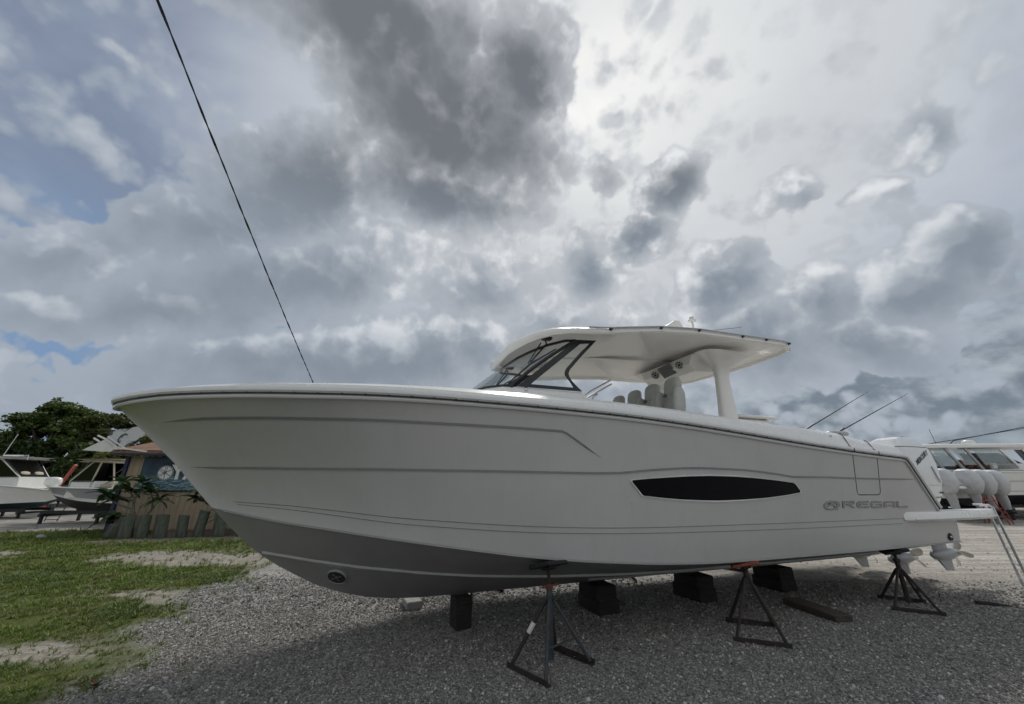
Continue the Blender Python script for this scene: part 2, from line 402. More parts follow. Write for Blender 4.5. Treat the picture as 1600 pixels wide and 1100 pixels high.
# ------------------------------------------------------------------ ground
def lerp_tab(tab, y):
    if y <= tab[0][0]: return tab[0][1]
    for (a, b), (c, d) in zip(tab, tab[1:]):
        if y <= c: return b+(d-b)*(y-a)/(c-a)
    return tab[-1][1]
EDGE = [(1.5, -2.3), (3.77, -3.45), (5.28, -4.35), (6.9, -4.95), (9.1, -5.35), (12, -5.6), (16, -6.0), (24, -6.5)]
def sstep(a, b, x):
    t = min(1, max(0, (x-a)/(b-a))); return t*t*(3-2*t)
def fbm(x, y, s, seed=0.0, o=4):
    a = 0; w = .5
    for i in range(o):
        a += w*mnoise.noise((x*s, y*s, seed+i*7.3)); s *= 2.1; w *= .55
    return a
def zone(x, y):
    """(gravel, grass, sand, tone) at a spot of ground."""
    n = fbm(x, y, .7, 1.0)
    g = sstep(-.35, .30, x-lerp_tab(EDGE, y)+n*1.1)
    if y > 14: g = max(g, sstep(14.0, 16.5, y+n*1.5)*sstep(-17, -9, x)) if x > -9 else g
    s = fbm(x*.45-y*.12, y*1.15, .8, 4.0)                       # streaks that run across the view
    q = fbm(x, y, 5.0, 12.0, 3)
    sand = sstep(.17, .33, s+q*.24)
    dx, dy = (x+7.0)+.25*(y-10), (y-10.1)                       # the worn dirt patch by the bow
    sand = max(sand, sstep(1.15, .55, math.hypot(dx/2.9, dy/1.25)+n*.9+q*.5))
    dx, dy = (x+4.9), (y-4.7)
    sand = max(sand, .75*sstep(1.2, .4, math.hypot(dx/.8, dy/.45)+n*1.1+q*.7))
    mulch = sstep(-.5, .4, (y-12.6)-.25*(x+11)+n)*sstep(-13.2, -12.2, x+n)   # bark and stones by the posts
    sand = max(sand, mulch)
    road = sstep(-.4, .3, y-15.0+(x+18)*-.28+n*.4)*sstep(-13.3, -14.0, x)
    grass = (1-g)*(1-sand)*(1-road)
    return g, grass, sand*(1-g), road, mulch
def ground_material():
    m = bpy.data.materials.new('ground'); m.use_nodes = True; k = NT(m.node_tree); b = k.n['Principled BSDF']
    z = k.new('ShaderNodeAttribute', attribute_name='zone'); sep = k.new('ShaderNodeSeparateColor'); k.l.new(z.outputs['Color'], sep.inputs[0])
    gravel, grass, sand = sep.outputs[0], sep.outputs[1], sep.outputs[2]
    z2 = k.new('ShaderNodeAttribute', attribute_name='zone2'); sep2 = k.new('ShaderNodeSeparateColor'); k.l.new(z2.outputs['Color'], sep2.inputs[0])
    road, mulch, far = sep2.outputs[0], sep2.outputs[1], sep2.outputs[2]
    P = k.new('ShaderNodeTexCoord').outputs['Object']
    fine = k.noise(P, 26, 5, .7); mid = k.noise(P, 2.3, 5, .6); big = k.noise(P, .35, 4, .55)
    cell = k.vor(P, 55, 'F1', 'Color'); cs = k.new('ShaderNodeSeparateColor'); k.l.new(cell, cs.inputs[0])
    grav = k.ramp(cs.outputs[0], [(0, (.09, .088, .083)), (.35, (.17, .166, .157)), (.7, (.27, .262, .245)), (.93, (.40, .39, .37)), (1, (.6, .58, .55))])
    lot = k.mix(k.ss(k.noise(k.vm('MULTIPLY', P, (.12, 1.2, 1)), 1.6, 6, .62), .36, .66), (.33, .30, .255), (.50, .475, .425))
    grit = k.vor(k.vm('MULTIPLY', P, (.8, 1.5, 1)), 26, 'F1', 'Color'); gs = k.new('ShaderNodeSeparateColor'); k.l.new(grit, gs.inputs[0])
    lot = k.mix(.55, lot, k.vm('SCALE', lot, scale=k.m('MULTIPLY_ADD', gs.outputs[1], 1.1, .45)))
    lot = k.mix(k.m('MULTIPLY', k.ss(k.noise(k.vm('MULTIPLY', P, (.05, .9, 1)), 2.0, 5, .7), .56, .64), .55), lot, (.15, .135, .11))
    grav = k.mix(k.m('MULTIPLY', far, .8), grav, lot)
    grav = k.mix(k.m('MULTIPLY', k.ss(mid, .48, .72), .25), grav, (.10, .093, .082))
    soil = k.mix(k.ss(fine, .30, .62), (.13, .115, .092), (.36, .335, .29))
    soil = k.mix(k.m('MULTIPLY', k.ss(k.noise(k.vm('MULTIPLY', P, (.5, 2.2, 1)), 4.5, 6, .7), .50, .60), .7), soil, (.13, .115, .088))
    soil = k.mix(k.m('MULTIPLY', k.ss(mid, .42, .68), .45), soil, (.14, .12, .095))
    mul = k.mix(k.ss(fine, .42, .58), (.05, .036, .026), (.26, .22, .18))
    soil = k.mix(mulch, soil, mul)
    turf = k.mix(k.ss(fine, .3, .7), (.040, .058, .014), (.095, .110, .032))
    turf = k.mix(k.m('MULTIPLY', k.ss(mid, .5, .75), .5), turf, (.13, .115, .075))
    rd = k.mix(k.ss(mid, .35, .68), (.20, .19, .172), (.33, .315, .285))
    c = k.mix(sand, turf, soil); c = k.mix(gravel, c, grav); c = k.mix(road, c, rd)
    c = k.mix(k.m('MULTIPLY', k.ss(big, .5, .75), .22), c, k.vm('SCALE', c, scale=.6))
    k.l.new(c, b.inputs['Base Color']); b.inputs['Roughness'].default_value = .92; b.inputs['Specular IOR Level'].default_value = .15
    bp = k.new('ShaderNodeBump'); bp.inputs['Strength'].default_value = .9; bp.inputs['Distance'].default_value = .012
    hgt = k.m('ADD', k.m('MULTIPLY', k.m('SUBTRACT', 1.0, k.vor(P, 55)), gravel), k.m('MULTIPLY', fine, .8))
    k.l.new(hgt, bp.inputs['Height']); k.l.new(bp.outputs[0], b.inputs['Normal'])
    MAT['ground'] = m
ground_material()
def build_ground():
    xs = [-900, -300, -120, -60, -40]+list(np.arange(-30, 15.01, .14))+[18, 24, 32, 45, 80, 200, 900]
    ys = [-600, -100, -20, -4, 1]+list(np.arange(2.2, 19, .14))+[20, 22, 25, 30, 40, 60, 120, 400, 1500]
    nx, ny = len(xs), len(ys); V = []; Z1 = []; Z2 = []
    for y in ys:
        for x in xs:
            yy, xx = min(max(y, 2), 40), min(max(x, -40), 40)
            if -30 <= x <= 15 and 2 <= y <= 19:
                g, gr, sa, ro, mu = zone(x, y)
                h = .02*fbm(x, y, .5, 9, 2)*(1 if y < 3.6 or x < -5 else 0)+.012*gr*(1+fbm(x, y, 3, 3, 2))-.012*ro
            else:
                g, gr, sa, ro, mu = (1, 0, 0, 0, 0) if x > -9 else ((0, .0, .2, 1, 0) if y > 14 else (0, 1, 0, 0, 0)); h = 0
            far = sstep(6.3, 10.5, y+.10*x)
            V.append((x, y, h)); Z1.append((g, gr, sa, 1)); Z2.append((ro, mu, far, 1))
    F = [(j*nx+i, j*nx+i+1, (j+1)*nx+i+1, (j+1)*nx+i) for j in range(ny-1) for i in range(nx-1)]
    me = bpy.data.meshes.new('ground'); me.from_pydata(V, [], F); me.materials.append(MAT['ground']); me.shade_smooth()
    for nm, Z in (('zone', Z1), ('zone2', Z2)):
        a = me.color_attributes.new(nm, 'FLOAT_COLOR', 'POINT'); a.data.foreach_set('color', np.array(Z, dtype=np.float32).ravel())
    tag(link('ground', me), 'grey gravel yard with patchy grass and sand on the left', kind='structure')
build_ground()

def scatter(name, protos, pts, rots, scl, pick, label, cat):
    """One object of instanced small pieces (stones, grass) on given points."""
    c = bpy.data.collections.new(name+'_pieces')
    for p in protos: c.objects.link(p)
    me = bpy.data.meshes.new(name); n = len(pts); me.vertices.add(n); me.vertices.foreach_set('co', np.asarray(pts, np.float32).ravel())
    for nm, typ, data, fld in (('rot', 'FLOAT_VECTOR', rots, 'vector'), ('scl', 'FLOAT_VECTOR', scl, 'vector')):
        a = me.attributes.new(nm, typ, 'POINT'); a.data.foreach_set(fld, np.asarray(data, np.float32).ravel())
    a = me.attributes.new('pick', 'INT', 'POINT'); a.data.foreach_set('value', np.asarray(pick, np.int32))
    o = link(name, me); g = bpy.data.node_groups.new(name, 'GeometryNodeTree')
    g.interface.new_socket('Geometry', in_out='INPUT', socket_type='NodeSocketGeometry'); g.interface.new_socket('Geometry', in_out='OUTPUT', socket_type='NodeSocketGeometry')
    N = g.nodes; L = g.links; gi = N.new('NodeGroupInput'); go = N.new('NodeGroupOutput'); ip = N.new('GeometryNodeInstanceOnPoints')
    ci = N.new('GeometryNodeCollectionInfo'); ci.inputs['Collection'].default_value = c; ci.inputs['Separate Children'].default_value = True; ci.inputs['Reset Children'].default_value = True
    def att(nm, dt):
        a = N.new('GeometryNodeInputNamedAttribute'); a.data_type = dt; a.inputs['Name'].default_value = nm; return a.outputs['Attribute']
    mv = N.new('GeometryNodeMeshToPoints'); L.new(gi.outputs[0], mv.inputs[0]); L.new(mv.outputs[0], ip.inputs['Points'])
    L.new(ci.outputs[0], ip.inputs['Instance']); ip.inputs['Pick Instance'].default_value = True
    L.new(att('pick', 'INT'), ip.inputs['Instance Index']); L.new(att('rot', 'FLOAT_VECTOR'), ip.inputs['Rotation']); L.new(att('scl', 'FLOAT_VECTOR'), ip.inputs['Scale'])
    L.new(ip.outputs[0], go.inputs[0])
    md = o.modifiers.new('pieces', 'NODES'); md.node_group = g
    return tag(o, label, cat, kind='stuff')

def build_gravel():
    rs = np.random.RandomState(3); protos = []
    shades = [(.11, .107, .10), (.165, .161, .152), (.215, .21, .197), (.265, .257, .24), (.33, .322, .302), (.20, .18, .155), (.52, .51, .48)]
    for i, c in enumerate(shades):
        material('stone_%d' % i, c, .85, var=.25, vscale=30, spec=.25)
        for j in range(2):
            bm = bmesh.new(); bmesh.ops.create_icosphere(bm, subdivisions=1, radius=1)
            for v in bm.verts: v.co = Vector((v.co.x*(1+.3*(rs.rand()-.5)), v.co.y*.8*(1+.5*(rs.rand()-.5)), v.co.z*.62*(1+.5*(rs.rand()-.5))))
            me = bpy.data.meshes.new('stone'); bm.to_mesh(me); bm.free(); me.materials.append(MAT['stone_%d' % i]); protos.append(bpy.data.objects.new('stone', me))
    pts = []; scl = []
    for y0, y1, dens, size in ((3.3, 4.6, 3400, .0082), (4.6, 6.2, 2300, .0096), (6.2, 8.0, 1150, .0125), (8.0, 10, 420, .013), (10, 14, 90, .015)):
        x0, x1 = max(-1.42*y1-.5, -9), min(1.42*y1+.5, 19); n = int((x1-x0)*(y1-y0)*dens)
        X = rs.uniform(x0, x1, n); Y = rs.uniform(y0, y1, n); keep = np.abs(X) < 1.45*Y+.4
        for x, y in zip(X[keep], Y[keep]):
            e = x-lerp_tab(EDGE, y)
            if e > 1.2: w = 1
            elif e < -1.6:
                if y > 12 or x < -9 or rs.rand() > .14: continue
                w = .4+.6*zone(x, y)[2]
            else: w = zone(x, y)[0]
            if rs.rand() < w*w*(.55+.45*sstep(-.25, .05, fbm(x, y, .9, 31.0, 3)))*(1-.97*sstep(6.4, 9.0, y+.10*x)):
                s = size*math.exp(rs.normal(0, .34)); pts.append((x, y, s*.22)); scl.append((s, s, s))
    n = len(pts); rots = np.column_stack([rs.normal(0, .5, n), rs.normal(0, .5, n), rs.uniform(0, 6.28, n)])
    pk = rs.choice(7, n, p=[.16, .24, .22, .17, .10, .06, .05])*2+rs.randint(0, 2, n)
    scatter('gravel', protos, pts, rots, scl, pk, 'loose grey gravel stones covering the yard under the boat', 'gravel')
build_gravel()

def build_grass():
    rs = np.random.RandomState(5); protos = []
    for q in range(5):
        mb = MB()
        for b in range(9):
            a = rs.uniform(0, 6.28); r = rs.uniform(0, .035); h = rs.uniform(.022, .062); ln = rs.uniform(.1, .9)
            p = Vector((r*math.cos(a), r*math.sin(a), 0)); d = Vector((math.cos(a+rs.normal(0, .6)), math.sin(a), 0)); s = Vector((-d.y, d.x, 0))*rs.uniform(.0025, .0045)
            m = p+d*h*ln*.45+Vector((0, 0, h*.62)); t = p+d*h*ln*1.1+Vector((0, 0, h))
            mb.add([p-s, p+s, m+s*.8, m-s*.8, t], [(0, 1, 2, 3), (3, 2, 4)])
        me = mb.mesh('tuft', 'grass_dry' if q == 4 else 'grass_blade', 0); protos.append(bpy.data.objects.new('tuft', me))
    pts = []; scl = []
    for y0, y1, dens, k in ((3.3, 5.5, 1000, .75), (5.5, 8.5, 620, .9), (8.5, 12, 300, 1.15), (12, 17.5, 120, 1.6)):
        x0, x1 = max(-1.45*y1-.5, -24), -2.5; n = int((x1-x0)*(y1-y0)*dens)
        for x, y in zip(rs.uniform(x0, x1, n), rs.uniform(y0, y1, n)):
            if x < -1.5*y-.6: continue
            g, gr, sa, ro, mu = zone(x, y)
            thin = sstep(-.30, .10, fbm(x, y, 1.6, 21.0))*.85+.15
            near = .45+.55*sstep(4.5, 8.5, y-.5*(x+4))
            if rs.rand() < gr*thin*near+.07*sa*(1-mu)+.012*g*(x < lerp_tab(EDGE, y)+1.0):
                s = k*math.exp(rs.normal(0, .25)); pts.append((x, y, .008*gr)); scl.append((s*1.2, s*1.2, s*.8))
    n = len(pts); rots = np.column_stack([rs.normal(0, .12, n), rs.normal(0, .12, n), rs.uniform(0, 6.28, n)])
    scatter('grass', protos, pts, rots, scl, rs.choice(5, n, p=[.23, .23, .22, .2, .12]), 'short patchy green grass growing left of the gravel', 'grass')
build_grass()

# ------------------------------------------------------------------ the big boat: lines of the hull (metres, +x bow, +y port, z above the yard)
def pchip(tab):
    xs=[a for a,_ in tab]; ys=[b for _,b in tab]; n=len(xs)
    hh=[xs[i+1]-xs[i] for i in range(n-1)]; de=[(ys[i+1]-ys[i])/hh[i] for i in range(n-1)]
    m=[de[0]]+[0 if de[i-1]*de[i]<=0 else 2*de[i-1]*de[i]/(de[i-1]+de[i]) for i in range(1,n-1)]+[de[-1]]
    def fn(x):
        if x<=xs[0]: return ys[0]
        if x>=xs[-1]: return ys[-1]
        i=bisect.bisect_right(xs,x)-1; t=(x-xs[i])/hh[i]
        return ((1+2*t)*(1-t)**2*ys[i]+t*(1-t)**2*hh[i]*m[i]+t*t*(3-2*t)*ys[i+1]+t*t*(t-1)*hh[i]*m[i+1])
    return fn
XB,XS,XC=5.82,-5.8,4.73           # bow tip, transom, chine meets stem
z_keel=pchip([(-5.8,.35),(0,.35),(1.8,.35),(2.4,.352),(2.68,.366),(2.98,.402),(3.28,.471),(3.58,.576),(3.8,.687),(4.02,.808),(4.23,.946),(4.435,1.117),(4.6,1.274),(4.73,1.40),(4.94,1.613),(5.155,1.843),(5.35,2.022),(5.53,2.191),(5.66,2.30),(5.77,2.40),(5.82,2.45)])
b_sheer=pchip([(-5.8,1.64),(-4.5,1.70),(-2,1.75),(0,1.75),(1.5,1.715),(2.5,1.61),(3.3,1.47),(4,1.25),(4.5,1.05),(5,.79),(5.4,.52),(5.65,.29),(5.76,.16),(5.82,0)])
z_sheer=pchip([(-5.8,1.975),(-4.59,2.017),(-3.35,2.082),(-2.43,2.145),(-1.07,2.26),(-.18,2.328),(.62,2.374),(1.34,2.402),(2,2.425),(2.55,2.445),(3.1,2.458),(3.68,2.465),(4.25,2.474),(5.05,2.478),(5.4,2.468),(5.82,2.45)])
b_chine=pchip([(-5.8,1.5),(0,1.5),(.9,1.46),(1.55,1.38),(2.25,1.2),(2.95,.95),(3.48,.68),(3.87,.46),(4.27,.24),(4.55,.09),(4.73,0)])
z_chine=pchip([(-5.8,.785),(-3.5,.772),(-1,.78),(-.05,.815),(.5,.855),(.97,.893),(1.55,.955),(2.26,1.045),(2.94,1.135),(3.48,1.205),(3.88,1.255),(4.33,1.325),(4.73,1.40)])
flare=pchip([(-5.8,.9),(0,.95),(2,1.15),(4,1.6),(5.82,1.75)])
def low(x):
    return (b_chine(x),z_chine(x)) if x<XC else (0.0,z_keel(x))
def side(x,t):                    # topside point, t=0 chine, t=1 sheer
    b0,z0=low(x); b1,z1=b_sheer(x),z_sheer(x)
    return (b0+(b1-b0)*max(t,0)**flare(x), z0+(z1-z0)*t)
def side_y(x,z):
    b0,z0=low(x); z1=z_sheer(x)
    return side(x,(z-z0)/max(z1-z0,1e-4))[0]
def bottom(x, t):
    b, zc, zk = b_chine(x), z_chine(x), z_keel(x)
    return (b*t, zk+(zc-zk)*t)
X_RAKE0, X_RAKE1, Z_RAKE1 = -4.62, -5.33, 1.27
def z_top(x):
    if x >= X_RAKE0: return z_sheer(x)
    if x >= X_RAKE1: return z_sheer(X_RAKE0)+(Z_RAKE1-z_sheer(X_RAKE0))*(x-X_RAKE0)/(X_RAKE1-X_RAKE0)
    return 1.115
crest = pchip([(-4.62, .235), (-4.16, .225), (-3.6, .235), (-3.42, .27), (-3.1, .275), (-1.9, .24), (.5, .185), (3.1, .14), (4.9, .112), (5.4, .095), (5.68, .068), (5.82, .045)])
BOAT_A = Vector((1.15, 6.16, 0))
boat = tag(empty('center_console_boat', BOAT_A, R(200)), 'large grey hulled boat with white hardtop, propped on stands in the middle', 'boat')

def build_hull():
    xs = [-5.8, -5.6, -5.37, X_RAKE1-.001, -5.2, -5.0, -4.8, X_RAKE0]+[-4.4+.2*i for i in range(43)]+[4.15, 4.3, 4.45, 4.55, 4.65, XC, 4.82, 4.92, 5.02, 5.12, 5.22, 5.32, 5.42, 5.52, 5.6, 5.67, 5.72, 5.77, 5.80, XB]
    rows = 16; mb = MB()
    for sgn in (1, -1):
        g = []
        for x in xs:
            b0, z0 = low(x); zt = z_top(x)
            g.append([(x, sgn*side_y(x, z0+(zt-z0)*j/rows), z0+(zt-z0)*j/rows) for j in range(rows+1)])
        mb.grid(g)
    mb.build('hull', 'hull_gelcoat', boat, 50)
    mb = MB(); xb = [x for x in xs if x < XC]+[XC-.001]
    for sgn in (1, -1):
        mb.grid([[(x, sgn*bottom(x, j/8)[0], bottom(x, j/8)[1]) for j in range(9)] for x in xb])
    # transom under the platform and the sloping stern plate
    x = -5.8; ring = [(x, 0, z_keel(x)), (x, b_chine(x), z_chine(x)), (x, side_y(x, 1.115), 1.115), (x, -side_y(x, 1.115), 1.115), (x, -b_chine(x), z_chine(x))]
    mb.add(ring, [tuple(range(5))])
    mb.build('hull_bottom', 'hull_gelcoat_shaded', boat, 40)
    mb = MB()
    mb.grid([[(x, -side_y(x, z_top(x)), z_top(x)), (x, side_y(x, z_top(x)), z_top(x))] for x in (-5.8, -5.6, -5.37)])
    mb.grid([[(-5.37, s*side_y(-5.37, z), z) for s in (-1, 1)] for z in (1.115, 1.2, 1.27)])
    mb.grid([[(x, s*side_y(x, z_top(x)), z_top(x)) for s in (-1, 1)] for x in (X_RAKE1-.001, -5.1, -4.9, X_RAKE0)])
    mb.build('transom', 'white_gelcoat', boat)
    # chine lip that runs the length of the hull
    for sgn in (1, -1):
        rg = []
        for x in [-5.8+.25*i for i in range(42)]+[4.6]:
            b, z = b_chine(x), z_chine(x); w = .055*min(1, (4.75-x)/1.2)
            rg.append([(x, sgn*(b+.004), z+.006), (x, sgn*(b+.012), z-.012), (x, sgn*max(b-w, .0), z-.016-(w*.1)), (x, sgn*max(b-w, 0), z+.0)])
        MB().loft(rg).build('chine_rail', 'hull_gelcoat_shaded', boat)
    # spray strakes on the bottom
    st = pchip([(-5.7, .72), (-2, .74), (.3, .74), (1.28, .70), (2.11, .61), (2.75, .52), (3.31, .35), (3.74, .19), (4.17, .03)])
    for sgn in (1, -1):
        rg = []
        for i in range(50):
            x = -5.7+(4.16+5.7)*i/49; y = st(x); z = lambda yy: bottom(x, min(1, yy/max(b_chine(x), .02)))[1]; w = .07*min(1, (4.25-x)/.8)
            y0, y1 = max(0.0, y-w/2), y+w/2
            rg.append([(x, sgn*y0, z(y0)+.004), (x, sgn*y1, z(y1)+.004), (x, sgn*(y1+.004), z(y1)-.022), (x, sgn*(y1-.01), z(y1)-.03)])
        MB().loft(rg).build('spray_strake', 'strake_grey', boat)
        MB().loft([[(x, sgn*(.36-.03), bottom(x, .22)[1]+.004), (x, sgn*(.36+.03), bottom(x, .26)[1]+.004), (x, sgn*(.36+.03), bottom(x, .26)[1]-.022)] for x in (-5.7, -4, -2, 0, .3)]).build('running_strake', 'hull_gelcoat_shaded', boat)
build_hull()

def on_side(x, z, off=0.0, sgn=1):
    y = side_y(x, z); e = .02
    n = Vector((-(side_y(min(x+e, XB), z)-side_y(x-e, z))/(2*e), 1, -(side_y(x, z+e)-side_y(x, z-e))/(2*e))).normalized()
    return Vector((x+n.x*off, sgn*(y+n.y*off), z+n.z*off))
def resample(pts, step):
    out = [pts[0]]
    for (a, b), (c, d) in zip(pts, pts[1:]):
        n = max(1, int(math.hypot(c-a, d-b)/step))
        out += [(a+(c-a)*i/n, b+(d-b)*i/n) for i in range(1, n+1)]
    return out
def smooth_line(pts, step=.12):
    """A flowing line through (x, z) points with x falling or rising."""
    f = pchip(sorted(pts)); xs = [p[0] for p in pts]; a, b = min(xs), max(xs); n = int((b-a)/step)
    return [(a+(b-a)*i/n, f(a+(b-a)*i/n)) for i in range(n+1)]
def moulding(name, line, h, proud, mat, sgn=1, taper_ends=True):
    rg = []; m = len(line)
    for i, (x, z) in enumerate(line):
        e = min(1, min(i, m-1-i)/3+.05) if taper_ends else 1
        rg.append([on_side(x, z+h*.5*e, -.004, sgn), on_side(x, z+h*.35*e, proud*.25*e, sgn), on_side(x, z-h*.30*e, proud*e, sgn), on_side(x, z-h*.5*e, -.004, sgn)])
    return MB().loft(rg).build(name, mat, boat)
G1 = [(5.29, 2.261), (5.146, 2.272), (4.818, 2.278), (4.228, 2.272), (3.673, 2.258), (3.073, 2.242), (2.525, 2.221), (1.95, 2.203), (1.26, 2.178)]
G2 = [(5.02, 1.819), (4.22, 1.807), (3.633, 1.796), (3.016, 1.787), (2.469, 1.778), (1.905, 1.77), (1.299, 1.761), (.859, 1.757), (.633, 1.759), (.129, 1.797), (-.485, 1.825), (-1.166, 1.814), (-1.773, 1.77), (-2.164, 1.733), (-2.723, 1.732), (-3.332, 1.722), (-4.0, 1.716), (-4.87, 1.71)]
P1 = [(4.504, 1.461), (3.92, 1.428), (3.367, 1.376), (2.841, 1.323), (2.353, 1.287), (1.858, 1.254), (1.268, 1.223), (.616, 1.199), (-.26, 1.184), (-1.388, 1.176), (-2.661, 1.168), (-4.37, 1.161)]
P2 = [(4.459, 1.435), (3.916, 1.39), (3.361, 1.329), (2.835, 1.268), (2.348, 1.23), (1.854, 1.197), (1.266, 1.166), (.614, 1.143), (-.258, 1.124), (-1.383, 1.107), (-2.653, 1.097), (-4.35, 1.091)]
for sgn in (1, -1):
    l1 = resample([(.80, 1.918), (1.03, 2.055), (1.20, 2.155)], .06)+smooth_line(G1)
    moulding('hull_crease', l1, .027, .011, 'groove_grey', sgn)  # shade under the moulded step is put into the crease's dark grey
    moulding('hull_crease', smooth_line(G2), .024, .011, 'groove_grey', sgn)
    moulding('pinstripe', smooth_line(P1), .010, .004, 'groove_grey', sgn, False)
    moulding('pinstripe', smooth_line(P2), .010, .004, 'groove_grey', sgn, False)

def hull_patch(name, outline, off, mat, sgn=1, thick=.0, rings=4, parent=None):
    """A plate that follows the hull side inside an (x, z) outline."""
    o = resample(outline+[outline[0]], .06)[:-1]; cx = sum(p[0] for p in o)/len(o); cz = sum(p[1] for p in o)/len(o)
    mb = MB(); rg = [[on_side(cx+(x-cx)*s, cz+(z-cz)*s, off, sgn) for x, z in o] for s in (1, .85, .6, .3, .02)]
    if thick: rg = [[on_side(x, z, off-thick, sgn) for x, z in o]]+rg
    return mb.loft(rg, False, True).build(name, mat, parent or boat, 30)
WIN = [(.404, 1.686), (.18, 1.703), (-.047, 1.715), (-.37, 1.731), (-.704, 1.738), (-1.08, 1.732), (-1.426, 1.715), (-1.76, 1.69), (-2.075, 1.661), (-2.12, 1.64), (-2.20, 1.56), (-2.195, 1.54), (-1.966, 1.512), (-1.74, 1.492), (-1.515, 1.476), (-1.16, 1.463), (-.798, 1.458), (-.5, 1.466), (-.221, 1.479), (.02, 1.498), (.25, 1.521), (.275, 1.53), (.41, 1.67)]
def grow(poly, d):
    cx = sum(p[0] for p in poly)/len(poly); cz = sum(p[1] for p in poly)/len(poly); o = []
    for x, z in poly:
        v = Vector((x-cx, (z-cz)*3)); v.normalize(); o.append((x+v.x*d, z+v.y*d))
    return o
for sgn in (1, -1):
    w = hull_patch('hull_window', WIN, .008, 'black_glass', sgn, .012)
    rg = []
    for (x, z), (xo, zo) in zip(resample(WIN+[WIN[0]], .06), resample(grow(WIN, .014)+[grow(WIN, .014)[0]], .06)):
        pass
    inn = WIN; out = grow(WIN, .014)
    rg = [[on_side(*p, .012, sgn) for p in inn], [on_side(*p, .014, sgn) for p in out], [on_side(*p, -.003, sgn) for p in grow(WIN, .017)]]
    MB().loft(rg, False, False).build('window_frame', 'white_gelcoat', w)
# the gate in the side near the stern: a fine gap round it
DOOR = [(-3.34, 2.085), (-3.352, 1.80), (-3.362, 1.545), (-3.378, 1.51), (-3.41, 1.498), (-3.62, 1.497), (-3.83, 1.496), (-3.875, 1.506), (-3.896, 1.54), (-3.902, 1.8), (-3.907, 2.03)]
for sgn in (1, -1):
    rg = [[on_side(x+a, z, b, sgn) for a, b in ((-.007, -.002), (-.005, .003), (.005, .003), (.007, -.002))] if not (3 <= i <= 7) else [on_side(x, z+a, b, sgn) for a, b in ((-.007, -.002), (-.005, .003), (.005, .003), (.007, -.002))] for i, (x, z) in enumerate(DOOR)]
    MB().loft(rg).build('side_gate_seam', 'rail_dark', boat)

def sheer_path(sgn, off=0.0, dz=0.0):
    p = [(X_RAKE1, sgn*(side_y(X_RAKE1, Z_RAKE1)+off), Z_RAKE1), (-5.15, sgn*(side_y(-5.15, z_top(-5.15))+off), z_top(-5.15)), (-4.85, sgn*(side_y(-4.85, z_top(-4.85))+off), z_top(-4.85)),
         (-4.69, sgn*(side_y(-4.69, z_top(-4.69))+off), z_top(-4.69)-.004), (-4.60, sgn*(b_sheer(-4.6)+off), z_sheer(-4.6)-.006), (-4.48, sgn*(b_sheer(-4.48)+off), z_sheer(-4.48))]
    xs = [-4.3+.2*i for i in range(44)]+[4.42, 4.6, 4.75, 4.9, 5.02, 5.14, 5.25, 5.35, 5.44, 5.52, 5.59, 5.65, 5.70, 5.745, 5.78, 5.805]
    p += [(x, sgn*(b_sheer(x)+off), z_sheer(x)+dz) for x in xs]
    return p
def full_path():
    a = sheer_path(1); b = sheer_path(-1)
    return a+[(XB+.004, .03, z_sheer(XB)), (XB+.004, -.03, z_sheer(XB))]+b[::-1]
def rail_rings(prof_fn):
    P = [Vector(p) for p in full_path()]; m = len(P); rg = []
    for i, p in enumerate(P):
        t = (P[min(i+1, m-1)]-P[max(i-1, 0)]).normalized()
        o = t.cross(Vector((0, 0, 1)))
        if abs(p.y) > .02 and o.y*p.y < 0: o = -o
        if abs(p.y) <= .05: o = Vector((1, 0, 0))
        o = Vector((o.x, o.y, 0)).normalized(); u = o.cross(t).normalized()
        if u.z < -.01 or (abs(u.z) <= .01 and u.x > 0): u = -u
        rg.append([p+o*a+u*b for a, b in prof_fn(p)])
    return rg
MB().loft(rail_rings(lambda p: [(-.01, .004), (.030, .006), (.046, .022), (.046, .046), (.034, .062), (-.01, .066)])).build('rub_rail', 'rail_vinyl', boat, 40)
MB().loft(rail_rings(lambda p: [(-.01, -.008), (.024, -.007), (.024, .0045), (-.01, .0045)])).build('rail_insert', 'rail_dark', boat, 40)
MB().loft(rail_rings(lambda p: [(-.01, -.050), (.014, -.046), (.020, -.030), (.012, -.0085), (-.01, -.0085)])).build('rail_base', 'hull_gelcoat', boat, 40)
def coam(p):
    h = crest(max(p.x, X_RAKE0)) if p.x > X_RAKE0 else .235*(1-.75*(X_RAKE0-p.x)/(X_RAKE0-X_RAKE1))
    ins = .10+.04*max(0, min(1, (2-p.x)/4)); ins = min(ins, max(.02, abs(p.y)*.55)) if p.x > 5 else ins
    return [(-.012, .066), (-.016, .10 if h > .12 else .075), (-ins*.55, h*.75+.01), (-ins*.85, h*.965), (-ins, h), (-ins-.03, h), (-ins-.05, h-.02), (-ins-.055, h-.10)]
MB().loft(rail_rings(coam), False, False, False).build('coaming', 'white_gelcoat', boat, 40, False)
# screws along the rail seam
mb = MB()
for p in resample([(x, 0) for x in (-4.4, 5.4)], .21):
    x = p[0]
    for sgn in (1, -1):
        mb.box((x, sgn*(b_sheer(x)+.026), z_sheer(x)+.003), (.022, .014, .012))
tag(mb.build('rail_screws', 'rail_dark', boat, 0), kind='stuff')
